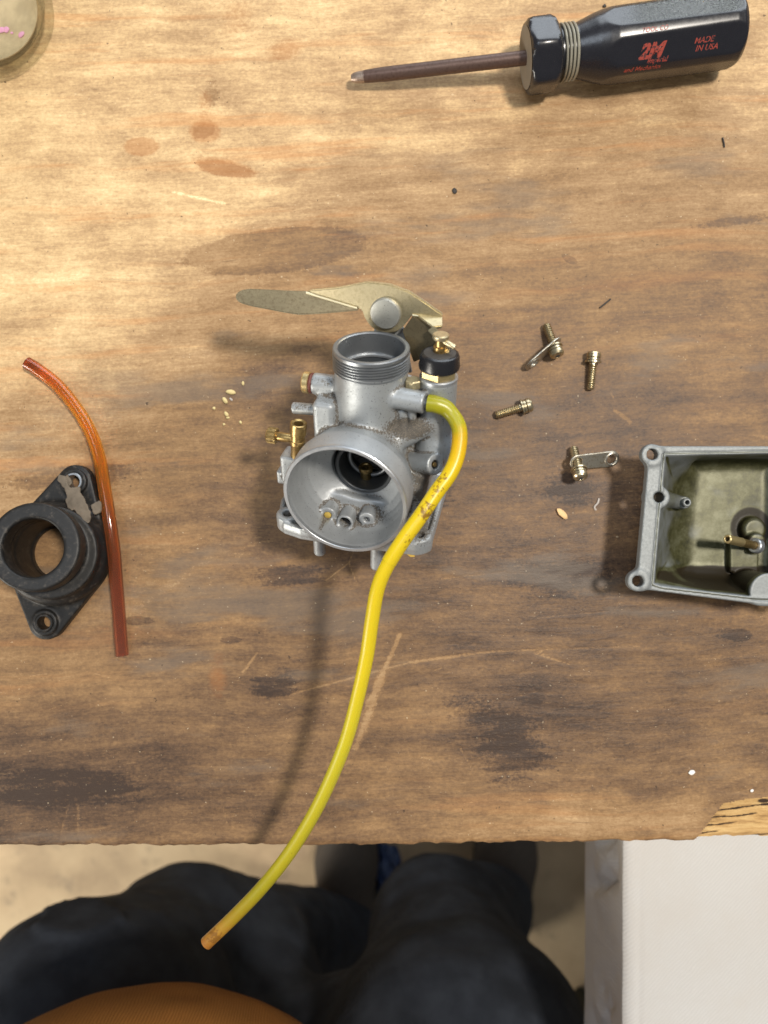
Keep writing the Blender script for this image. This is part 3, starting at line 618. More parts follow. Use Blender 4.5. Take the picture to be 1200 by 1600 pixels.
    br = lathe('brass_breather', [(2.0, 9), (2.0, 17.2), (2.9, 17.6), (3.4, 17.4), (3.5, 16.4), (3.5, 12.4), (3.1, 12.0), (3.1, 9.4), (3.35, 9.2), (3.35, 7.6), (3.0, 7.3), (2.75, 6.8), (2.75, -3), (0, -3), (0, 9)], M['brass'], root, f, 36)
    fk = cfr((-30, 9.4, 10), (-1, 0.02, 0))
    lathe('screw_stem', cyl_prof(2.0, 0, 9.8, 0.2), M['brass'], br, fk, 28)
    lathe('knurled_knob', [(0, 8.8), (3.0, 8.8), (3.3, 9.1), (3.3, 12.4), (2.9, 12.9), (0, 12.9)], M['brass'], br, fk, 72, rfun=lambda r, z, a: r*(1+0.045*(1 if math.sin(a*18) > 0 else -1)) if r > 2.5 else r, sharp=20)
    # right side: starter plunger with rubber cap and brass hex, small plug screw
    pl = lathe('plunger_collar', [(0, 38.6), (7.2, 38.6), (7.6, 39.0), (7.6, 40.2), (7.2, 40.6), (0, 40.6)], M['alu_smooth'], root, cfr((27, 0, -1), (0, 1, 0)), 48)
    lathe('hex_nut', [(0, 40.6), (7.0, 40.6), (7.3, 40.9), (7.3, 44.6), (0, 44.6)], M['brass_bright'], pl, cfr((27, 0, -1), (0, 1, 0)), 6, sharp=20)
    lathe('rubber_cap', [(0, 43.6), (7.0, 43.6), (7.9, 44.0), (8.1, 45.2), (7.8, 46.2), (7.8, 48.4), (7.3, 49.7), (6.4, 50.2)], M['cap'], pl, cfr((27, 0, -1), (0, 1, 0)), 56)
    lathe('cap_top', [(6.6, 50.0), (6.0, 50.35), (4.6, 50.5), (0, 50.6)], M['capdirt'], pl, cfr((27, 0, -1), (0, 1, 0)), 40)
    ro = lathe('plunger_rod', [(0, 50.2), (2.7, 50.2), (2.7, 52.6), (2.0, 52.8), (2.0, 57.0), (0, 57.0)], M['brass'], pl, cfr((27, 0, -1.4), (0, 1, 0)), 28)
    lathe('rod_head', [(0, 55.6), (3.0, 55.6), (3.2, 55.9), (3.2, 57.2), (2.8, 57.6), (0, 57.6)], M['gold'], ro, cfr((27, 0, -1.4), (0, 1, 0)), 28)
    lathe('cross_pin', cyl_prof(1.1, 0, 5.5, 0.25), M['gold'], ro, cfr((28, 55.2, -1.0), (1, -0.35, 0.3)), 20)
    lathe('plug_screw', [(0, 36), (3.0, 36), (3.3, 36.3), (3.3, 39.0), (2.9, 39.4), (0, 39.4)], M['gold'], root, cfr((17.6, 0, 2.5), (0, 1, 0)), 6, sharp=20)
    lathe('hose_nipple', [(0, 22), (2.6, 22), (2.6, 24.5), (3.0, 25), (2.6, 26.5), (2.6, 31), (0, 31)], M['dark'], root, cfr((0, 32.7, 8), (1, -0.01, 0.0)), 28)
    lathe('pilot_screw', cyl_prof(1.0, -1, 1.0, 0.3), M['brass'], root, cfr((28.6, 6.9, 11.3), (11.6, 5.8, 8.0)), 16)
    # choke lever: folded zinc-plated plate on a riveted pivot
    p = lambda x, y, z=-18.0: (x, y, z)
    lev = [p(-31.5, 62.6), p(-24, 60.9), p(-10, 58.0), p(-8.2, 57.2), p(-7.2, 54.0), p(-5.0, 50.8), p(-2.0, 48.9), p(2.0, 48.3), p(6.0, 49.4), p(8.6, 51.6), p(12.6, 57.4), p(18, 57.4), p(24.2, 57.0), p(24.6, 58.6), p(18.0, 62.6), p(11, 66.6), p(3, 68.8), p(-5.8, 69.0), p(-18, 65.6), p(-30, 63.4)]
    Vv, Ff = plate_vf(lev, 2.1, 0.4); lv = build('choke_lever', Vv, Ff, M['gold'], root, CF)
    tabp = [p(-31.5, 62.6), p(-40, 62.6, -16.6), p(-50, 62.5, -15.8), p(-55.5, 62.4, -15.2), p(-58.6, 61.8, -14.6), p(-60.4, 60.6, -14.2), p(-61.0, 59.2, -13.6), p(-60.4, 57.8, -13.2), p(-58.4, 56.8, -12.9), p(-54, 56.1, -12.6), p(-40, 54.8, -12.6), p(-34, 54.4, -12.8), p(-24, 55.4, -14.2), p(-9.6, 56.9, -17.4), p(-10, 58.2)]
    tabp = [np.array(q) for q in tabp]; n0 = np.cross(tabp[-1]-tabp[0], tabp[6]-tabp[0]); n0 /= np.linalg.norm(n0); tabp = [q-n0*((q-tabp[0]) @ n0) for q in tabp]
    Vv, Ff = plate_vf(tabp, 2.0, 0.4)
    for a_, b_ in ((p(-31.5, 62.4, -16.7), p(-10.2, 58.0, -16.7)), (p(12.6, 57.4, -16.6), p(24.3, 57.0, -16.6))):
        V2, F2, _ = tube_vf([a_, tuple((np.array(a_)+np.array(b_))/2), b_], 0.55, 0, 10); build('fold_crease', V2, F2, M['crease'], lv, CF)  # pale beads along the folds, an edge highlight put in as colour
    build('thumb_tab', Vv, Ff, M['gold_dark'], lv, CF)
    fl = [np.array(q) for q in (p(12.4, 57.6), p(24.4, 57.1), p(25.6, 55.6, -12.0), p(22.0, 53.6, -11.0))]
    n0 = np.cross(fl[1]-fl[0], fl[2]-fl[0]); n0 /= np.linalg.norm(n0); fl[3] = fl[3]-n0*((fl[3]-fl[0]) @ n0)
    Vv, Ff = plate_vf(fl, 1.5, 0.3); build('lever_flap', Vv, Ff, M['gold'], lv, CF)
    fk_ = [p(20.5, 54.6, -9.5), p(22.8, 56.2, -10.5), p(27, 55.0, -6.5), p(31, 51.6, -0.6), p(30.2, 50.9, 0.8), p(28.6, 51.8, 0.4), p(24.5, 53.8, -4.5)]
    f0 = [np.array(q) for q in fk_]; n0 = np.cross(f0[2]-f0[0], f0[3]-f0[0]); n0 /= np.linalg.norm(n0); f0 = [q-n0*((q-f0[0]) @ n0) for q in f0]
    Vv, Ff = plate_vf(f0, 1.4, 0.3); build('lever_fork', Vv, Ff, M['gold'], lv, CF)
    bk = [np.array(q) for q in (p(13.0, 57.2, -16.9), p(25.6, 52.8, -12), p(20, 43.5, -10.6), p(15, 40, -11), p(9.0, 50.6, -16))]
    n0 = np.cross(bk[1]-bk[0], bk[4]-bk[0]); n0 /= np.linalg.norm(n0); bk = [q-n0*((q-bk[0]) @ n0) for q in bk]
    Vv, Ff = plate_vf(bk, 1.5, 0.3); build('lever_bracket', Vv, Ff, M['gold_dark'], root, CF)
    Vv, Ff = plate_vf([p(-4, 50, -21.5), p(8, 50, -21.5), p(12, 30, -21.5), p(-6, 30, -21.5)], 2.0, 0.3); build('pivot_post', Vv, Ff, M['alu'], root, CF)
    lathe('pivot_rivet', [(0, -20), (6.9, -20), (6.9, -17.2), (6.4, -17.1), (6.3, -15.6), (5.9, -15.1), (4.8, -14.9), (0, -14.9)], M['pivot'], lv, compose(CF, (np.eye(3), np.array([1.7, 57.2, 0]))), 48)
    # float brass showing under the bell and beside the flange ear
    lathe('float_pin', cyl_prof(1.7, 0, 18, 0.2), M['jet'], root, cfr((-14, -44.0, 6), (1, -0.08, 0)), 20)
    Vv, Ff = plate_vf([(17.5, -36, 8), (21.5, -36, 8), (21.5, -46, 8), (19.5, -46.5, 8), (17.5, -45, 8)], 1.0, 0.2); build('float_arm', Vv, Ff, M['jet'], root, CF)
    for sx in (-17, 11):
        lathe('float', cyl_prof(8.0, -30, 0, 1.5), M['cap'], root, cfr((sx, -36, -4), (0, 0, 1)), 32)
make_carb()

# ---------------------------------------------------------------- yellow hose
hz = [(23.5, 76.2), (20.5, 76.8)]
hp = [cw((24.8, 32.7, 8)), cw((28.0, 32.6, 8.1))]
for px, py, z in [(700, 641, 77), (717, 668, 78), (716, 705, 79), (704, 738, 80), (683, 768, 80.5), (658, 805, 81), (630, 844, 80.5), (606, 882, 79), (590, 920, 76.5), (581, 970, 73), (573, 1025, 69), (560, 1085, 65), (543, 1150, 61), (520, 1210, 57), (490, 1272, 53), (452, 1333, 49), (410, 1386, 46), (366, 1432, 43.5), (322, 1474, 42)]:
    hp.append(at(px, py, z))
path = catmull(hp, 10); cut = int(len(path)*0.452)
L = np.concatenate([[0], np.cumsum(np.linalg.norm(np.diff(path, axis=0), axis=1))]); L /= L[-1]
hroot = empty('hose', (float(path[0][0]), float(path[0][1]), 0), 'long yellow rubber hose curving from the carburettor nipple over the bench edge', 'hose')
def hose_part(name, i0, i1, ro):
    V, F, tt = tube_vf(path[i0:i1], ro, 1.9, 28, (lambda u: 1+0.16*max(0, 1-u/0.13)**0.5) if i0 == 0 else None); V = np.array(V); al = L[i0]+np.array(tt)*(L[i1-1]-L[i0])
    q = np.array([at(668, 800, 84), at(682, 765, 84), at(645, 850, 84), at(335, 1462, 45), at(690, 745, 83)]); d = np.zeros(len(V))
    for c, r in zip(q, (6, 4, 5, 6, 3)): d = np.maximum(d, 0.68*np.exp(-(((V-c)**2).sum(1))/(r*r)))
    build(name, V, F, M['hose'], hroot, attrs=dict(along=al, dirt=d))
hose_part('upper_hose', 0, cut, 3.02); hose_part('lower_hose', cut-3, len(path), 2.85)

# ---------------------------------------------------------------- amber vinyl tube
tp = catmull([at(42, 567, 4.0), at(60, 578, 4.0), at(88, 600, 4), at(116, 633, 4), at(140, 672, 4.2), at(155, 715, 5), at(163, 760, 7), at(171, 810, 8.5), at(178, 860, 8), at(182, 910, 6.5), at(186, 960, 5), at(189, 1000, 4), at(191, 1024, 3.8)], 9)
V, F, tt = tube_vf(tp, 3.1, 1.9, 24); V = np.array(V)
o = build('vinyl_tube', V, F, M['amber'], None, loc=tuple(float(v) for v in (tp[40][0], tp[40][1], 0)), attrs=dict(along=np.array(tt)))
tag(o, 'translucent amber orange vinyl tube bent beside the black rubber boot', 'tube')

# ---------------------------------------------------------------- black rubber intake boot
def make_boot():
    c0 = np.array([-157.5, -20.0]); top = np.array([-148.5, 14.5]); bot = np.array([-162.5, -53.0]); ring = np.array([-153.4, -15.2])
    root = empty('intake_boot', (float(c0[0]), float(c0[1]), 0), 'black rubber intake boot with a two-hole flange lying at the left edge', 'intake boot')
    outline = []
    for c, r in ((top, 8.0), (bot, 8.5)): pass
    def field(x, y, z):
        P = lambda f, *k, **w: f(x, y, z, *k, **w)
        pl = np.minimum(s_cap(x, y, 0*z, (*top, 0), (*c0, 0), 8.2, 25), s_cap(x, y, 0*z, (*c0, 0), (*bot, 0), 25, 8.4))
        # straight tangents between the round ends and the middle
        def tang(p, rp):
            d = p-c0; Ln = np.linalg.norm(d); d = d/Ln; nn = np.array([-d[1], d[0]]); si = (25-rp)/Ln; co = math.sqrt(1-si*si)
            return [c0+25*(d*si+nn*co), p+rp*(d*si+nn*co), p+rp*(d*si-nn*co), c0+25*(d*si-nn*co)]
        pl = np.sqrt((x-c0[0])**2+(y-c0[1])**2)-25
        for p_, r_ in ((top, 8.2), (bot, 8.4)):
            pl = np.minimum(pl, np.minimum(s_poly(x, y, tang(p_, r_)), np.sqrt((x-p_[0])**2+(y-p_[1])**2)-r_))
        d = slab(pl, z, 0.0, 6.5, 1.0)
        d = smin(d, P(s_cyl, (*c0, 0), (c0[0]+0.8, c0[1]+0.6, 13), 25.0, 5), 2)
        d = smin(d, P(s_cyl, (c0[0]+1.8, c0[1]+0.8, 10), (c0[0]+3.2, c0[1]+1.4, 21.5), 21.6, 1.0), 2)
        d = smin(d, P(s_cyl, (c0[0]+2.5, c0[1]+1, 15), (ring[0], ring[1], 30), 16.6, 0.5), 1.5)
        d = smin(d, P(s_cyl, (c0[0]+3.1, c0[1]+3.6, 29), (ring[0], ring[1], 39), 19.7, 1.3), 0.8)
        for p_ in (top, bot): d = smin(d, P(s_cyl, (*p_, 0), (*p_, 8.2), 6.2, 0.6), 1.0)
        d = smax(d, -P(s_cyl, (c0[0]-0.5, c0[1]-0.2, -2), (c0[0]+1.2, c0[1]+0.5, 10), 12.4, 0.2), 1.2)
        d = smax(d, -P(s_cyl, (c0[0]+0.6, c0[1]+0.6, 4), (c0[0]+2.6, c0[1]+3.0, 27), 13.2, 0.6), 1.2)
        d = smax(d, -P(s_cyl, (c0[0]+2.4, c0[1]+2.8, 24), (ring[0]+0.3, ring[1]+0.4, 47), 12.9, 0.2), 1.6)
        for p_ in (top, bot): d = np.maximum(d, -P(s_cyl, (*p_, -2), (*p_, 12), 4.2, 0.1))
        return d-0.05*(fbm(x*0.25, y*0.25, z*0.25, 2)-0.5)*2
    V, Fq = sdf_mesh(field, (-192, -66, -1.5), (-126, 26, 46), 0.55)
    V[:, 2] = np.maximum(V[:, 2], 0.05)
    c = V[Fq].mean(1); up = c[:, 2] > 26.5; md = (~up) & (c[:, 2] > 7.2) & (np.hypot(c[:, 0]-c0[0], c[:, 1]-c0[1]) < 26)
    for nm, m in (('mounting_flange', ~(up | md)), ('boot_neck', md), ('clamp_collar', up)):
        f = Fq[m]; u, inv = np.unique(f, return_inverse=True); build(nm, V[u], inv.reshape(f.shape), M['rubber'], root, sharp=50)
    for p_, mt in ((top, 'dark'), (bot, 'rubber')):
        lathe('bolt_bushing', pipe_prof(4.3, 3.2, 0.5, 8.5, 0.3), M['slide' if mt == 'dark' else 'rubber'], root, (np.eye(3), np.array([*p_, 0])), 28, True)
    # brittle brown scrap stuck over the upper flange
    q = [(-154.8, 18.5, 10), (-151.2, 17.0, 10.5), (-148.0, 11.6, 12), (-144.4, 11.8, 12), (-141.8, 7.6, 13.5), (-138.6, 2.6, 15), (-136.0, -2.4, 16.5), (-137.4, -5.0, 17), (-140.6, -4.4, 17.5), (-143.8, 0.6, 17.2), (-147.6, 2.0, 17), (-149.8, 4.6, 15), (-149.4, 9.0, 13), (-153.8, 14.4, 11)]
    def scrap(q, th, rough):
        q = np.array(q); A3 = np.c_[q[:, :2], np.ones(len(q))]; co = np.linalg.lstsq(A3, q[:, 2], rcond=None)[0]
        def sf(x, y, z):
            edge = s_poly(x, y, q[:, :2])+rough*(fbm(x*0.45, y*0.45, 4.0, 3)-0.5)*2
            zz = z-(co[0]*x+co[1]*y+co[2])-1.5*(fbm(x*0.20, y*0.20, 2.0, 3)-0.5)*2
            return slab(edge, zz, -th/2, th/2*(1.0), 0.3)*0.8
        lo = q.min(0)-2.5; hi = q.max(0)+2.5; V, F = sdf_mesh(sf, tuple(lo), tuple(hi), 0.4); build('gasket_scrap', V, F, M['flap'], root, sharp=60)
    scrap(q, 1.3, 0.9)
    scrap([(-138.8, 3.0, 11), (-135.4, 5.4, 9.5), (-133.2, 3.6, 8.5), (-134.2, -0.4, 9.5), (-137.0, -1.8, 12)], 1.6, 0.5)
    scrap([(-153.4, 15.0, 9.6), (-150.6, 17.6, 9.6), (-147.6, 13.6, 10.6), (-150.2, 10.6, 11)], 1.6, 0.7)
make_boot()

# ---------------------------------------------------------------- float bowl
def make_bowl():
    root = empty('float_bowl', (150, -3, 0), 'open grey float bowl with brass tube inside at the right edge', 'float bowl')
    T = 30.0
    def w(px, py, z=T): q = at(px, py, z); return (float(q[0]), float(q[1]))
    outer = [w(1022, 702), w(1035, 697), w(1200, 697), w(1282, 699), w(1280, 800), w(1268, 948), w(1190, 945), w(1005, 921), w(996, 905), w(1012, 730)]
    inner = [w(1040, 712), w(1198, 709), w(1264, 709), w(1262, 800), w(1250, 935), w(1183, 933), w(1172, 932), w(1034, 916), w(1022, 912)]
    in_fl = [(148, 24), (176, 25), (188, 24), (188, 0), (187, -29), (168, -30), (150, -29.5), (144, -28), (146, 0)]
    out_fl = [(143, 27), (178, 28), (192, 27), (192, 0), (190, -35), (165, -35), (146, -34.5), (139, -31), (141, 0)]
    ears = [w(1019, 710), w(997, 908), w(1276, 708), w(1264, 938)]
    def field(x, y, z):
        P = lambda f, *k, **q: f(x, y, z, *k, **q)
        t = np.clip((z-3)/(T-3), 0, 1); ts = t**0.7
        so = s_poly(x, y, outer); si = s_poly(x, y, inner); sfo = s_poly(x, y, out_fl); sfi = s_poly(x, y, in_fl)
        fl = slab(so, z, T-4.6, T, 0.5)
        for c in ears: fl = smin(fl, P(s_cyl, (c[0], c[1], T-4.6), (c[0], c[1], T), 4.7, 0.5), 2.5)
        wall = smax(sfo*(1-ts)+(so+2.5)*ts, np.maximum(-z+0.1, z-T+1)+0*x, 2.0)
        d = smin(fl, wall, 2.0)
        cav = smax(sfi*(1-ts)+si*ts, 3.2-z+0*x, 6.0)
        d = smax(d, -cav, 0.6)
        vb = w(1030, 777); d = smin(d, np.maximum(P(s_cyl, (vb[0], vb[1], 20), (vb[0], vb[1], T-0.1), 5.0, 0.4), so), 1.0)
        vt = w(1074, 785, 20); d = smin(d, P(s_cap, (vb[0]+1.5, vb[1], 22), (vt[0]+1, vt[1], 11), 4.0, 3.2), 1.5); d = smin(d, P(s_cyl, (vt[0]+1.5, vt[1], 4), (vt[0], vt[1], 17), 2.9, 0.6), 1)
        jb = w(1172, 842, 12); d = smin(d, P(s_cyl, (jb[0]+3.5, jb[1]-2, 2), (jb[0]+3.5, jb[1]-2, 12), 4.6, 1.0), 1.0)
        dm = w(1172, 824, 5); ring = np.sqrt((x-dm[0]-1)**2+(y-dm[1])**2)
        d = smin(d, P(s_cyl, (dm[0]+1, dm[1]-1, 1), (dm[0]+1, dm[1]-1, 8.0), 6.0, 2.2), 1.0)
        d = smin(d, P(s_box, (172.5, -21.5, 3), (7, 7.5, 4.6), 0.8), 1.0)
        cb = w(1205, 925); d = smin(d, np.maximum(P(s_cyl, (cb[0]-1, cb[1], 6), (cb[0]-1, cb[1], T), 8.4, 0.4), so-0.5), 1.0)
        for c in ears: d = np.maximum(d, -P(s_cyl, (c[0], c[1], -2), (c[0], c[1], T+3), 2.5, 0.05))
        d = np.maximum(d, -P(s_cyl, (vb[0], vb[1], 8), (vb[0], vb[1], T+2), 2.4, 0.05))
        d = np.maximum(d, -P(s_cyl, (vt[0], vt[1], 10), (vt[0], vt[1], 24), 1.2, 0.05))
        gr = np.abs(si-1.3); d = np.maximum(d, -np.maximum(gr-0.28, T-0.35-z))
        return d
    V, Fq = sdf_mesh(field, (108, -51, -0.6), (204, 37, 31.5), 0.5)
    x, y, z = V.T; V[:, 2] = np.maximum(V[:, 2], 0.03)
    si = s_poly(x, y, inner); inside = (si < 0.3) & (z < T-0.6)
    n = fbm(x*0.10, y*0.10, z*0.1)
    dirt = np.where(inside, np.clip(0.30+0.7*(n-0.5)+0.28*smoothstep(16, 3, z)+0.75*smoothstep(-24.5, -28.5, y+0.10*(x-150)*0)*smoothstep(29.5, 24, z), 0, 1.0), 0.0)  # varnish, plus the front wall's shadow painted in as extra darkness
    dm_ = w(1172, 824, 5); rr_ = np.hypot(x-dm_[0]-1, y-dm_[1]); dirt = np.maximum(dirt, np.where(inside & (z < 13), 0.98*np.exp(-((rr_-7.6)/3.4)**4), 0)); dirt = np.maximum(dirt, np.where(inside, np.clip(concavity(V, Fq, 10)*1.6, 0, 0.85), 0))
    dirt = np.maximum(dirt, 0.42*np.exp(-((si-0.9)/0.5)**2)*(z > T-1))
    c = V[Fq].mean(1); top = c[:, 2] > T-4.9; ins = (s_poly(c[:, 0], c[:, 1], inner) < 0.0) & (c[:, 2] < T-0.5)
    top = top & ~ins
    for nm, m in (('bowl_flange', top), ('bowl_well', ~top)):
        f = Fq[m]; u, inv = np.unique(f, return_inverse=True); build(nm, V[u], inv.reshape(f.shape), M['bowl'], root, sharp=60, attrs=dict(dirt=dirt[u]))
    a, b = at(1136, 842, 24), at(1182, 853, 12); ax_ = a-b; ln = float(np.linalg.norm(ax_)); f = frame(b, ax_)
    tb = lathe('brass_tube', pipe_prof(1.9, 1.1, 0, ln*0.72, 0.1), M['brass'], root, f, 28, True)
    lathe('tube_tip', pipe_prof(2.1, 1.15, ln*0.5, ln, 0.35), M['brass_bright'], tb, f, 28, True)
    lathe('tube_ferrule', pipe_prof(3.6, 1.9, -1.5, 2.0, 0.5), M['alu_smooth'], tb, f, 28, True)
    vt = w(1074, 785, 20)
    lathe('vent_tube', pipe_prof(2.0, 1.0, 14, 20, 0.4), M['bowl'], root, (np.eye(3), np.array([vt[0], vt[1], 0])), 24, True)
make_bowl()

# ---------------------------------------------------------------- screwdriver
def make_driver():
    zc = 16.4; tip = at(549, 122, 6.5); a0 = at(846, 87, zc); b0 = at(1168, 44, zc); ax_ = b0-a0; ax_ /= np.linalg.norm(ax_)
    root = empty('screwdriver', (float(a0[0]), float(a0[1]), 0), 'black handled screwdriver with red lettering and a short rusty shaft', 'screwdriver')
    f0 = frame(a0, ax_, (0, 0, 1)); X0 = f0[0]     # z along handle; x sideways, y up
    def R(prof, z): return float(np.interp(z, [p[0] for p in prof], [p[1] for p in prof]))
    upv = math.atan2(f0[0][2, 1], f0[0][2, 0]); tv = f0[0] @ np.array([-math.sin(upv), math.cos(upv), 0]); ROT = upv-math.radians(40)*(1 if tv[1] > 0 else -1)+math.radians(0)
    def hexr(r, a, flat):
        k = (a-ROT+math.pi/6) % (math.pi/3)-math.pi/6; return min(r, flat/math.cos(k))
    sh0 = a0-ax_*7.5
    d = tip-sh0; ln = float(np.linalg.norm(d)); fs = frame(sh0, d)
    shf = lathe('shaft', [(0, -2), (3.25, -2), (3.2, ln*0.8), (2.9, ln*0.9), (2.7, ln*0.93), (0, ln*0.93)], M['rust'], root, fs, 28)
    tipf = frame(sh0, d, (0, 0, 1))
    V, F = lathe_vf([(0, 0.925*ln), (2.75, 0.925*ln), (2.6, 0.96*ln), (2.3, 0.985*ln), (1.6, ln), (0, ln)], 24)
    V = np.array(V); k = np.clip((V[:, 2]-0.93*ln)/(0.07*ln), 0, 1); V[:, 1] *= 1-0.25*k
    build('ground_tip', V, F, M['tip'], shf, tipf)
    lathe('collar', [(0, -7.4), (3.4, -7.4), (14.0, -7.3), (15.6, -6.2), (16.2, -4.5), (16.2, 3.5), (15.2, 5.6), (12.8, 7.2), (9, 7.4), (0, 7.4)], M['handle'], root, f0, 120, rfun=lambda r, z, a: hexr(r, a, 14.4), sharp=50)
    lathe('collar_face', [(3.4, -7.55), (13.2, -7.5)], M['face'], root, f0, 60, closed=False)
    for k in range(4):
        zc_ = 9.2+k*1.75
        lathe('ferrule_ring', [(11.3+0.95*math.cos(a), zc_+0.72*math.sin(a)) for a in np.linspace(0, 2*math.pi, 10, endpoint=False)], M['ring'], root, f0, 64, True)
    prof = [(7, 11.0), (15.2, 11.2), (17.0, 11.8), (20, 12.8), (24, 14.2), (28, 15.2), (32, 15.9), (40, 16.0), (85.5, 16.2), (89, 15.8), (91.0, 14.4), (92.0, 12.2), (92.4, 9.0)]
    zs = np.concatenate([np.linspace(7, 34, 40), np.linspace(35, 83, 30), np.linspace(84, 92.4, 18)])
    FLAT = 14.95
    def hr(r, z, a): return hexr(r, a, FLAT) if r > 5 else r
    hd = lathe('handle', [(0, 7)]+[(R(prof, z), float(z)) for z in zs]+[(0, 92.5)], M['handle'], root, f0, 132, rfun=hr, sharp=50)
    # lettering wrapped on the handle
    def text(body, size, zpos, ang, shear, weight=0.0, name='lettering'):
        cu = bpy.data.curves.new('txt', 'FONT'); cu.body = body; cu.size = size; cu.shear = shear; cu.offset = weight; cu.resolution_u = 3
        cu.align_x = 'LEFT'; cu.space_line = 0.95
        to = bpy.data.objects.new('txt', cu); C.objects.link(to); dg = bpy.context.evaluated_depsgraph_get(); me = to.evaluated_get(dg).to_mesh()
        bm = bmesh.new(); bm.from_mesh(me); bmesh.ops.triangulate(bm, faces=bm.faces)
        for _ in range(2): bmesh.ops.subdivide_edges(bm, edges=[e for e in bm.edges if e.calc_length() > 0.9], cuts=1); bmesh.ops.triangulate(bm, faces=bm.faces)
        bm.verts.index_update(); P2 = np.array([v.co[:2] for v in bm.verts]); F = [tuple(v.index for v in f.verts) for f in bm.faces]; bm.free()
        bpy.data.objects.remove(to); bpy.data.curves.remove(cu); V = []
        for u, v in P2:
            z = zpos+u; a = math.radians(ang)+SGN*v/15.2; r = hexr(R(prof, z), a, FLAT)+0.06; V.append((r*math.cos(a), r*math.sin(a), z))
        build(name, V, F, M['print'], hd, f0, sharp=None)
    # sense of "up the lettering" around the handle, so that it reads from above
    p1 = f0[0] @ np.array([math.cos(1.2), math.sin(1.2), 0]); p2 = f0[0] @ np.array([math.cos(1.3), math.sin(1.3), 0]); 
    global SGN
    up_a = math.atan2(f0[0][2, 1], f0[0][2, 0])           # angle that faces the sky
    ta = np.array([-math.sin(up_a), math.cos(up_a), 0]); SGN = 1.0 if (f0[0] @ ta)[1] > 0 else -1.0
    U = math.degrees(up_a)
    text('MADE\n IN USA', 3.3, 66.0, U-SGN*42, 0.25, 0.05)
    text('2M', 8.2, 41, U-SGN*54, 0.35, 0.45)
    text('TOOL CO', 2.6, 41.5, U-SGN*16, 0.3, 0.06)
    text('Imperial', 2.9, 45, U-SGN*62, 0.3, 0.05)
    text('and Mechanics', 2.9, 35, U-SGN*73, 0.3, 0.07)
    return up_a
make_driver()

# ---------------------------------------------------------------- screws and link tabs
def screw_meshes(L=14.0):
    th = [(0, 0), (1.3, 0), (1.7, 0.5)]
    z = 0.6
    while z < L*0.86: th += [(1.45, z), (2.1, z+0.46), (2.1, z+0.58), (1.45, z+1.0)]; z += 1.04
    th += [(1.85, z), (1.85, L), (0, L)]
    head = [(0, L+1.5), (3.2, L+1.5), (3.5, L+1.8), (3.5, L+3.3), (3.0, L+4.1), (2.0, L+4.5), (1.2, L+4.55), (0.9, L+4.0), (0, L+4.0)]
    wash = [(1.9, L-0.9), (3.9, L-0.9), (3.9, L-0.1), (1.9, L-0.1)]
    lock = [(1.9, L+0.2), (3.3, L+0.2), (3.3, L+1.3), (1.9, L+1.3)]
    return th, head, wash, lock
def make_screw(p_tip, p_head, label, mat='screw', wz=0.0, L=14.0, washers=True):
    """p_tip / p_head: axis points at thread end and top of head"""
    a = np.array(p_tip, float); b = np.array(p_head, float); f = frame(a, b-a, (0, 0, 1)); th, head, wash, lock = screw_meshes(L)
    m = (a+b)/2; root = empty('screw', (float(m[0]), float(m[1]), 0), label, 'screw', 'loose bowl screws on the bench')
    lathe('threaded_shank', th, M[mat], root, f, 20, sharp=25)
    h = lathe('screw_head', head, M[mat], root, f, 32, sharp=30)
    if washers:
        lathe('flat_washer', wash, M[mat], root, (f[0], f[1]+f[0][:, 2]*wz), 28, True); lathe('lock_washer', lock, M[mat], root, f, 28, True)
    for k in range(2):               # phillips recess ridge
        V, F = box_vf((-1.5, -0.28, L+4.2), (1.5, 0.28, L+4.62), 0.05); r = math.pi/2*k+0.5; Rz = np.array([[math.cos(r), -math.sin(r), 0], [math.sin(r), math.cos(r), 0], [0, 0, 1]])
        build('cross_slot', V, F, M['dark'], h, compose(f, (Rz, np.zeros(3))))
    return f
make_screw(at(922.5, 609, 2.1), at(928.5, 549, 3.9), 'brassy machine screw lying head upwards, farthest right of the plain loose screws')
make_screw(at(774, 649, 2.1), at(836, 630, 3.9), 'brassy machine screw lying on its side, thread pointing left beside the hose bend')
fA = make_screw(at(853, 507, 2.2), at(873, 560, 8.2), 'machine screw carrying an edge-on link tab, topmost of the loose screws', L=13.5)
fD = make_screw(at(896, 699, 2.4), at(909, 752, 12.0), 'machine screw stuck through a link tab with a grommet, nearest the float bowl', L=13.5)
def make_tab(hole_a, hole_b, normal, label, r=4.6):
    a = np.array(hole_a, float); b = np.array(hole_b, float); n = np.array(normal, float); d = b-a; L = float(np.linalg.norm(d)); d /= L
    n -= (n @ d)*d; n /= np.linalg.norm(n); y = np.cross(n, d); f = (np.stack([d, y, n], 1), a)
    def field(x, yy, z):
        p2 = s_cap(x, yy, 0*z, (0, 0, 0), (L, 0, 0), r, r+0.4); q = slab(p2, z, -0.5, 0.5, 0.25)
        q = np.maximum(q, -s_cyl(x, yy, z, (0, 0, -3), (0, 0, 3), 2.3, 0.05)); return np.maximum(q, -s_cyl(x, yy, z, (L, 0, -3), (L, 0, 3), 2.9, 0.05))
    V, Fq = sdf_mesh(field, (-r-1, -r-1.2, -1), (L+r+1.4, r+1.2, 1), 0.25)
    lo = (V @ f[0].T+f[1])[:, 2].min()
    root = empty('link_tab', (float(((a+b)/2)[0]), float(((a+b)/2)[1]), 0), label, 'link tab', 'link tabs on the loose screws')
    build('tab_plate', V, Fq, M['tab'], root, f, sharp=40)
    lathe('grommet', [(3.0+0.8*math.cos(t), 1.0*math.sin(t)) for t in np.linspace(0, 2*math.pi, 12, endpoint=False)], M['tab'], root, (f[0], b), 32, True)
    return lo
axA = fA[0][:, 2]; axD = fD[0][:, 2]
pa = fA[1]+axA*11.6
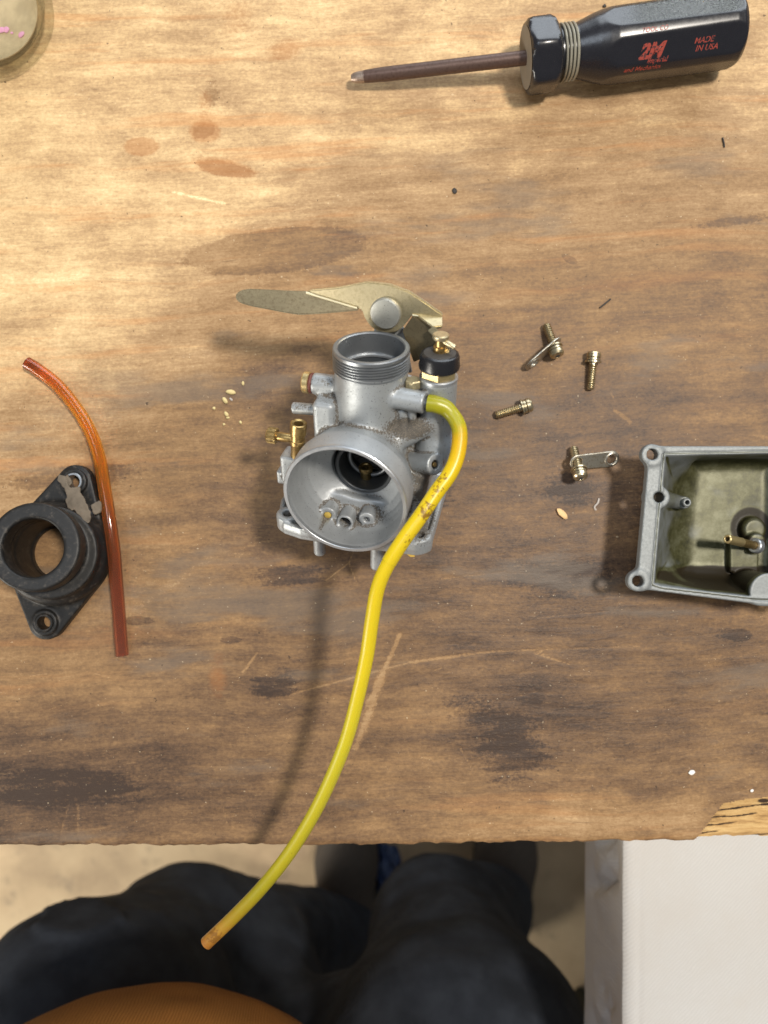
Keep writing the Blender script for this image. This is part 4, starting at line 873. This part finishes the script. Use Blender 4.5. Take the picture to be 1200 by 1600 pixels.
print('tab A low', make_tab(pa, at(834, 566, 3.8), axA*0.9+np.array([0.1, 0.12, -0.1]), 'nickel link tab seen almost edge-on, hanging from the topmost screw'))
pd = fD[1]+axD*8.6
print('tab D low', make_tab(pd, at(955, 717, 3.4), np.array([0.12, -0.42, 0.9]), 'flat nickel link tab with a ring grommet, pierced by the screw nearest the bowl', 3.7))

# ---------------------------------------------------------------- glass jars
def make_jar(px, py, R_, H, label, cat='jar', tint=True):
    c = at(px, py, 0); root = empty('glass_jar', (float(c[0]), float(c[1]), 0), label, cat)
    pr = [(0, 1.6), (R_*0.62, 1.2), (R_*0.72, 0.1), (R_*0.86, 0.1), (R_*0.96, 1.8), (R_, 6), (R_, H-14), (R_*0.86, H-6), (R_*0.86, H), (R_*0.80, H), (R_*0.80, H-6.5), (R_-2.6, H-15), (R_-2.6, 9), (R_*0.80, 4.6), (R_*0.5, 4.0), (0, 4.2)]
    lathe('jar_wall', pr, M['glass'], root, (np.eye(3), c), 96, sharp=40)
    return root, c
jr, jc = make_jar(-8, 32, 31.0, 92, 'clear glass jar with yellow tint and pink scraps at the top left corner')
lathe('residue', [(0, 4.5), (20, 4.9), (23.5, 5.6), (23.5, 6.3), (20, 5.7), (0, 5.4)], M['residue'], jr, (np.eye(3), jc), 48)
make_jar(1082, -86, 27.0, 60, 'clear glass jar mostly beyond the top edge, behind the screwdriver handle')
def blob_vf(r, seed, flat_=0.5):
    bm = bmesh.new(); bmesh.ops.create_icosphere(bm, subdivisions=2, radius=1.0); g = np.random.default_rng(seed); k = g.uniform(0.7, 1.3, 3); off = g.uniform(0, 50)
    V = np.array([v.co[:] for v in bm.verts]); V *= (0.65+0.7*fbm(V[:, 0]*1.3+off, V[:, 1]*1.3, V[:, 2]*1.3, 3))[:, None]
    V = V*np.array(r); F = [tuple(v.index for v in f.verts) for f in bm.faces]; bm.free(); V[:, 2] -= V[:, 2].min(); return V, F
def bit(name, px, py, r, ang, mat, label, cat, group=None, seed=0, z=0.0):
    c = at(px, py, z); V, F = blob_vf(r, seed); a = math.radians(ang); V = V @ np.array([[math.cos(a), math.sin(a), 0], [-math.sin(a), math.cos(a), 0], [0, 0, 1]])+c
    o = build(name, V, F, M[mat], None, loc=tuple(float(v) for v in c), sharp=50); return tag(o, label, cat, group)
PINK = ['largest pink scrap touching the left picture edge inside the corner jar', 'bright pink scrap right beside the largest one in the corner jar', 'separate triangular pink scrap nearest the wall of the corner jar', 'tiniest pink scrap lying between the others in the corner jar']
for k, (px, py, r, an) in enumerate([(2, 48, (2.0, 1.2, .5), 10), (11, 47, (1.5, 1.3, .5), 50), (34, 55, (1.7, 1.2, .5), 60), (19, 52, (.8, .5, .3), 0)]):
    bit('pink_scrap', px, py, r, an, 'pink', PINK[k], 'scrap', 'pink scraps in the glass jar', 40+k, 5.6)

# ---------------------------------------------------------------- chips and crumbs on the bench
bit('wood_chip', 878, 803, (3.6, 1.5, 1.0), -42, 'chip', 'pale orange wood chip lying below the grommet tab', 'chip', seed=3)
bit('paint_chip', 1080, 1206, (1.6, 1.2, .8), 10, 'white', 'small white paint chip near the lower right of the bench', 'chip', seed=5)
bit('paint_chip', 1174, 1235, (.9, .7, .5), 30, 'white', 'tiny white paint chip just above the broken bench corner', 'chip', seed=6)
CR = ['longest pale crumb, lying flat at the top of the scatter left of the carburettor', 'plump slanted crumb just under the longest crumb left of the carburettor', 'broken crumb in the middle of the scatter left of the carburettor', 'round crumb farthest left in the scatter left of the carburettor', 'small crumb nearest the knurled brass knob of the carburettor', 'tiny crumb touching the underside of the broken middle crumb', 'upright crumb highest above the scatter left of the carburettor', 'tiny crumb lowest in the scatter left of the carburettor', 'greyish sliver right beside the plump slanted crumb']
for k, (px, py, r, an) in enumerate([(361, 613, (2.5, 1.2, .8), -8), (352, 626, (1.9, 1.0, .8), -55), (354, 647, (1.3, .9, .6), -50), (335, 638, (.8, .8, .6), 0), (376, 660, (.9, .7, .6), -60), (356, 653, (.9, .5, .4), 10), (380, 599, (.7, 1.0, .5), 5), (350, 663, (.7, .6, .4), 0), (361, 624, (1.0, .5, .4), -40)]):
    bit('crumb', px, py, r, an, 'crumb' if k != 8 else 'fibre', CR[k], 'crumb', 'pale crumbs left of the carburettor', 10+k)
V, F, _ = tube_vf(catmull([at(936, 779, .5), at(934, 786, .9), at(929, 792, .8), at(931, 797, .4)], 6), 0.45, 0, 8)
tag(build('fibre', V, F, M['fibre'], None, loc=tuple(float(v) for v in at(932, 788, 0))), 'curled pale fibre lying right of the orange wood chip', 'fibre')
for (x0, y0, x1, y1, lb) in [(1129, 215, 1132, 230, 'short dark splinter upright near the right edge'), (937, 481, 954, 467, 'short dark splinter slanting above the loose screws')]:
    V, F, _ = tube_vf([at(x0, y0, .4), at((x0+x1)/2+.5, (y0+y1)/2, .6), at(x1, y1, .4)], 0.4, 0, 6)
    tag(build('splinter', V, F, M['black'], None, loc=tuple(float(v) for v in at(x0, y0, 0))), lb, 'splinter')
tag_s = bit('dark_crumb', 710, 299, (1.2, 1.5, .5), 20, 'black', 'dark oval crumb on the pale wood between lever and screwdriver', 'crumb', seed=31)
bit('dark_crumb', 944, 10, (1.0, .8, .4), 40, 'black', 'dark speck above the screwdriver handle', 'crumb', seed=32)
g = Geo()
for k in range(220):
    px, py = RNG.uniform(-20, 1220), RNG.uniform(-20, 1300); r = RNG.choice([.14, .2, .28, .4], p=[.4, .35, .18, .07]); c = at(px, py, 0)
    V, F = [(1, 0, 0), (-.6, .8, 0), (-.6, -.8, 0), (0, 0, 1.0)], [(0, 1, 3), (1, 2, 3), (2, 0, 3), (0, 2, 1)]
    a = RNG.uniform(0, 6.28); V = np.array(V)*r*np.array([RNG.uniform(.7, 1.9), 1, 1.0]) @ np.array([[math.cos(a), math.sin(a), 0], [-math.sin(a), math.cos(a), 0], [0, 0, 1]])+c+np.array([0, 0, .02]); g.add(V, F)
o = build('sawdust', g.v, g.f, M['dust'], None); o['kind'] = 'stuff'; o['label'] = 'fine pale sawdust specks scattered over the bench top'; o['category'] = 'sawdust'

# ---------------------------------------------------------------- white canvas seat
def make_seat():
    x0 = 144; top = -85.0
    root = empty('canvas_seat', (330, -330, -760), 'off-white twill covered seat pad at the lower right, beside the person', 'seat')
    xs = np.unique(np.concatenate([np.linspace(0, 16, 14), np.linspace(16, 420, 90)])); ys = np.linspace(-640, -60, 220)
    X, Y = np.meshgrid(xs, ys, indexing='ij'); Z = top-1.2*np.exp(-X/3.0)*3+1.6*(fbm(X*0.012, Y*0.012, 3)-0.5)*2-0.6*np.exp(-((X-9)/1.5)**2)
    xe = x0+1.5*(fbm(ys*0.02, 7.0)-0.5); V = np.stack([X+xe[None, :], Y, Z], -1).reshape(-1, 3); idx = np.arange(X.size).reshape(X.shape)
    F = np.stack([idx[:-1, :-1], idx[1:, :-1], idx[1:, 1:], idx[:-1, 1:]], -1).reshape(-1, 4)
    build('seat_cover', V, F, M['canvas'], root, sharp=None)
    t = np.linspace(0, 1, 40); T, Y2 = np.meshgrid(t, ys, indexing='ij')
    pk = fbm(Y2*0.030, T*1.5+3, 2.0); pk2 = np.abs(fbm(Y2*0.055+T*1.2, T*2.2, 9.0)-0.5)*2
    dent = (1-np.abs(fbm(Y2*0.020+T*0.9, T*1.1, 9.0)-0.5)*7).clip(0, 1)
    X2 = x0+1.5*(fbm(Y2*0.02, 7.0*np.ones_like(Y2))-0.5)-4*np.sin(T*math.pi*0.5)+(9*dent+3*pk2)*np.sin(T*math.pi)**1.5
    Z2 = top-3.6-T*72+5*(pk-0.5)*T; id2 = np.arange(T.size).reshape(T.shape)
    F2 = np.stack([id2[:-1, :-1], id2[:-1, 1:], id2[1:, 1:], id2[1:, :-1]], -1).reshape(-1, 4)
    build('side_panel', np.stack([X2, Y2, Z2], -1).reshape(-1, 3), F2, M['canvas'], root, sharp=None)['label'] = 'puckered side panel'
    V, F = box_vf((x0+8, -638, -176), (x0+418, -62, -95), 4); build('pad', V, F, M['canvas'], root)
    for sx in (x0+180, x0+390):
        for sy in (-560, -140):
            V, F = box_vf((sx-18, sy-18, -760), (sx+18, sy+18, -170), 2); build('leg', V, F, M['stool'], root)
make_seat()

# ---------------------------------------------------------------- seated person (lap, jacket, shoes) and stool
def make_person():
    root = empty('person', (-40, -560, -760), 'person in dark jeans and a brown jacket sitting at the bench, seen from above', 'person')
    hipL, hipR = (-170, -560, -200), (10, -560, -200)
    kL, kR = (-206, -440, -420), (60, -430, -415); tL, tR = (-240, -440, -250), (64, -462, -250); aL_ = None
    aL, aR = (-66, -590, -690), (150, -548, -690)
    def legs(x, y, z, grow=0.0):
        P = lambda f, *k, **w: f(x, y, z, *k, **w)
        d = None
        for h, t, k, a in ((hipL, tL, kL, aL), (hipR, tR, kR, aR)):
            q = smin(P(s_cap, h, t, 108+grow, 108+grow), P(s_cap, t, k, 108+grow, 68+grow), 30)
            q = smin(q, P(s_cap, k, a, 66+grow, 58+grow), 26)
            d = q if d is None else smin(d, q, 26)
        d = smin(d, P(s_sph, (50, -485, -280), 95+grow), 40)
        d = smin(d, P(s_sph, (-42, -492, -330), 58+grow), 40)
        d = smin(d, P(s_cap, (-105, -545, -240), (-150, -490, -450), 88+grow, 80+grow), 24)
        return smin(d, P(s_ell, (-70, -585, -215), (165+grow, 110+grow, 110+grow)), 40)
    def wrinkle(x, y, z, s, amp): return amp*(fbm(x*s, y*s*0.8, z*s*1.4, 3)-0.5)*2
    # inner body: one continuous skin under the clothes
    def torso(x, y, z, g=0.0):
        P = lambda f, *k, **w: f(x, y, z, *k, **w)
        d = P(s_cap, (-80, -605, -200), (-110, -600, 60), 128+g, 140+g)
        d = smin(d, P(s_ell, (-136, -452, -60), (160+g, 172+g, 110+g)), 60)
        return smin(d, P(s_cap, (-220, -590, 180), (20, -590, 180), 75+g, 75+g), 90)
    V, F = sdf_mesh(lambda x, y, z: smin(legs(x, y, z, -12), torso(x, y, z, -14), 40), (-370, -780, -770), (260, -240, 280), 12)
    build('body', V, F, flat('skin', (0.45, 0.26, 0.18), 0.6), root, sharp=None)
    V, F = sdf_mesh(lambda x, y, z: legs(x, y, z)-wrinkle(x, y, z, 0.014, 7)-6*np.abs(fbm(x*0.02+z*0.012, y*0.02, z*0.006, 2)-0.5), (-370, -730, -752), (260, -330, -80), 5.0)
    build('trousers', V, F, M['denim'], root, sharp=None)
    V, F = sdf_mesh(lambda x, y, z: smax(torso(x, y, z)-wrinkle(x, y, z, 0.012, 4), -(z+190), 14), (-350, -780, -205), (180, -250, 275), 5.0)
    build('jacket', V, F, M['jacket'], root, sharp=None)
    for nm, toe, heel in (('left', (-52, -400), (-56, -600)), ('right', (182, -400), (165, -590))):
        t = np.array([*toe, 0.0]); h = np.array([*heel, 0.0])
        def sf(x, y, z):
            d = smin(s_cap(x, y, z, (t[0], t[1], -738), ((t[0]+h[0])/2, (t[1]+h[1])/2, -728), 38, 40), s_cap(x, y, z, ((t[0]+h[0])/2, (t[1]+h[1])/2, -725), (h[0], h[1], -715), 42, 40), 20)
            return np.maximum(d, -(z+744))
        lo = np.minimum(t, h)-60; hi = np.maximum(t, h)+60
        V, F = sdf_mesh(sf, (lo[0], lo[1], -750), (hi[0], hi[1], -660), 4.0); sh = build('shoe', V, F, M['shoe_top'], root, sharp=None)
        def so(x, y, z): return slab(np.minimum(s_cap(x, y, 0*z, (t[0], t[1], 0), ((t[0]+h[0])/2, (t[1]+h[1])/2, 0), 45, 42), s_cap(x, y, 0*z, ((t[0]+h[0])/2, (t[1]+h[1])/2, 0), (h[0], h[1], 0), 42, 44)), z, -759.5, -734, 3)
        V, F = sdf_mesh(so, (lo[0], lo[1], -762), (hi[0], hi[1], -730), 4.0); build('shoe_sole', V, F, M['shoe'], sh, sharp=None)
make_person()
def make_stool():
    root = empty('stool', (-60, -640, -760), 'dark stool with one black leg showing right of the knee', 'stool')
    lathe('seat', cyl_prof(190, -350, -318, 10), M['stool'], root, (np.eye(3), np.array([-40.0, -650, 0])), 48)
    for a, b in (((60, -640, -335), (298, -722, -760)), ((-140, -600, -335), (-330, -760, -760)), ((-140, -780, -335), (-240, -930, -760)), ((60, -780, -335), (200, -930, -760))):
        a = np.array(a, float); b = np.array(b, float); f = frame(a, b-a, (0, 0, 1)); V, F = box_vf((-17, -17, 0), (17, 17, float(np.linalg.norm(b-a))), 2); build('leg', V, F, M['stool'], root, f)
make_stool()
V = []; n = 40; g_ = np.linspace(-1, 1, n); U, W_ = np.meshgrid(g_, g_, indexing='ij'); c = at(604, 1375, -755)
Xc = c[0]+U*20*(1-0.4*W_**2)+22*(fbm(U*1.5, W_*1.5, 1)-0.5); Yc = c[1]+W_*50+12*(fbm(U*1.2+4, W_*1.8, 7)-0.5)*2; Zc = -757+40*np.abs(fbm(U*2.2+5, W_*1.2, 4)-0.35)*(1-0.7*np.maximum(np.abs(U), np.abs(W_))**3)
idx = np.arange(n*n).reshape(n, n); F = np.stack([idx[:-1, :-1], idx[1:, :-1], idx[1:, 1:], idx[:-1, 1:]], -1).reshape(-1, 4)
tag(build('cloth', np.stack([Xc, Yc, Zc], -1).reshape(-1, 3), F, M['blue'], None, loc=tuple(float(v) for v in c), sharp=None), 'crumpled blue cloth on the floor between the shoes of the person', 'cloth')
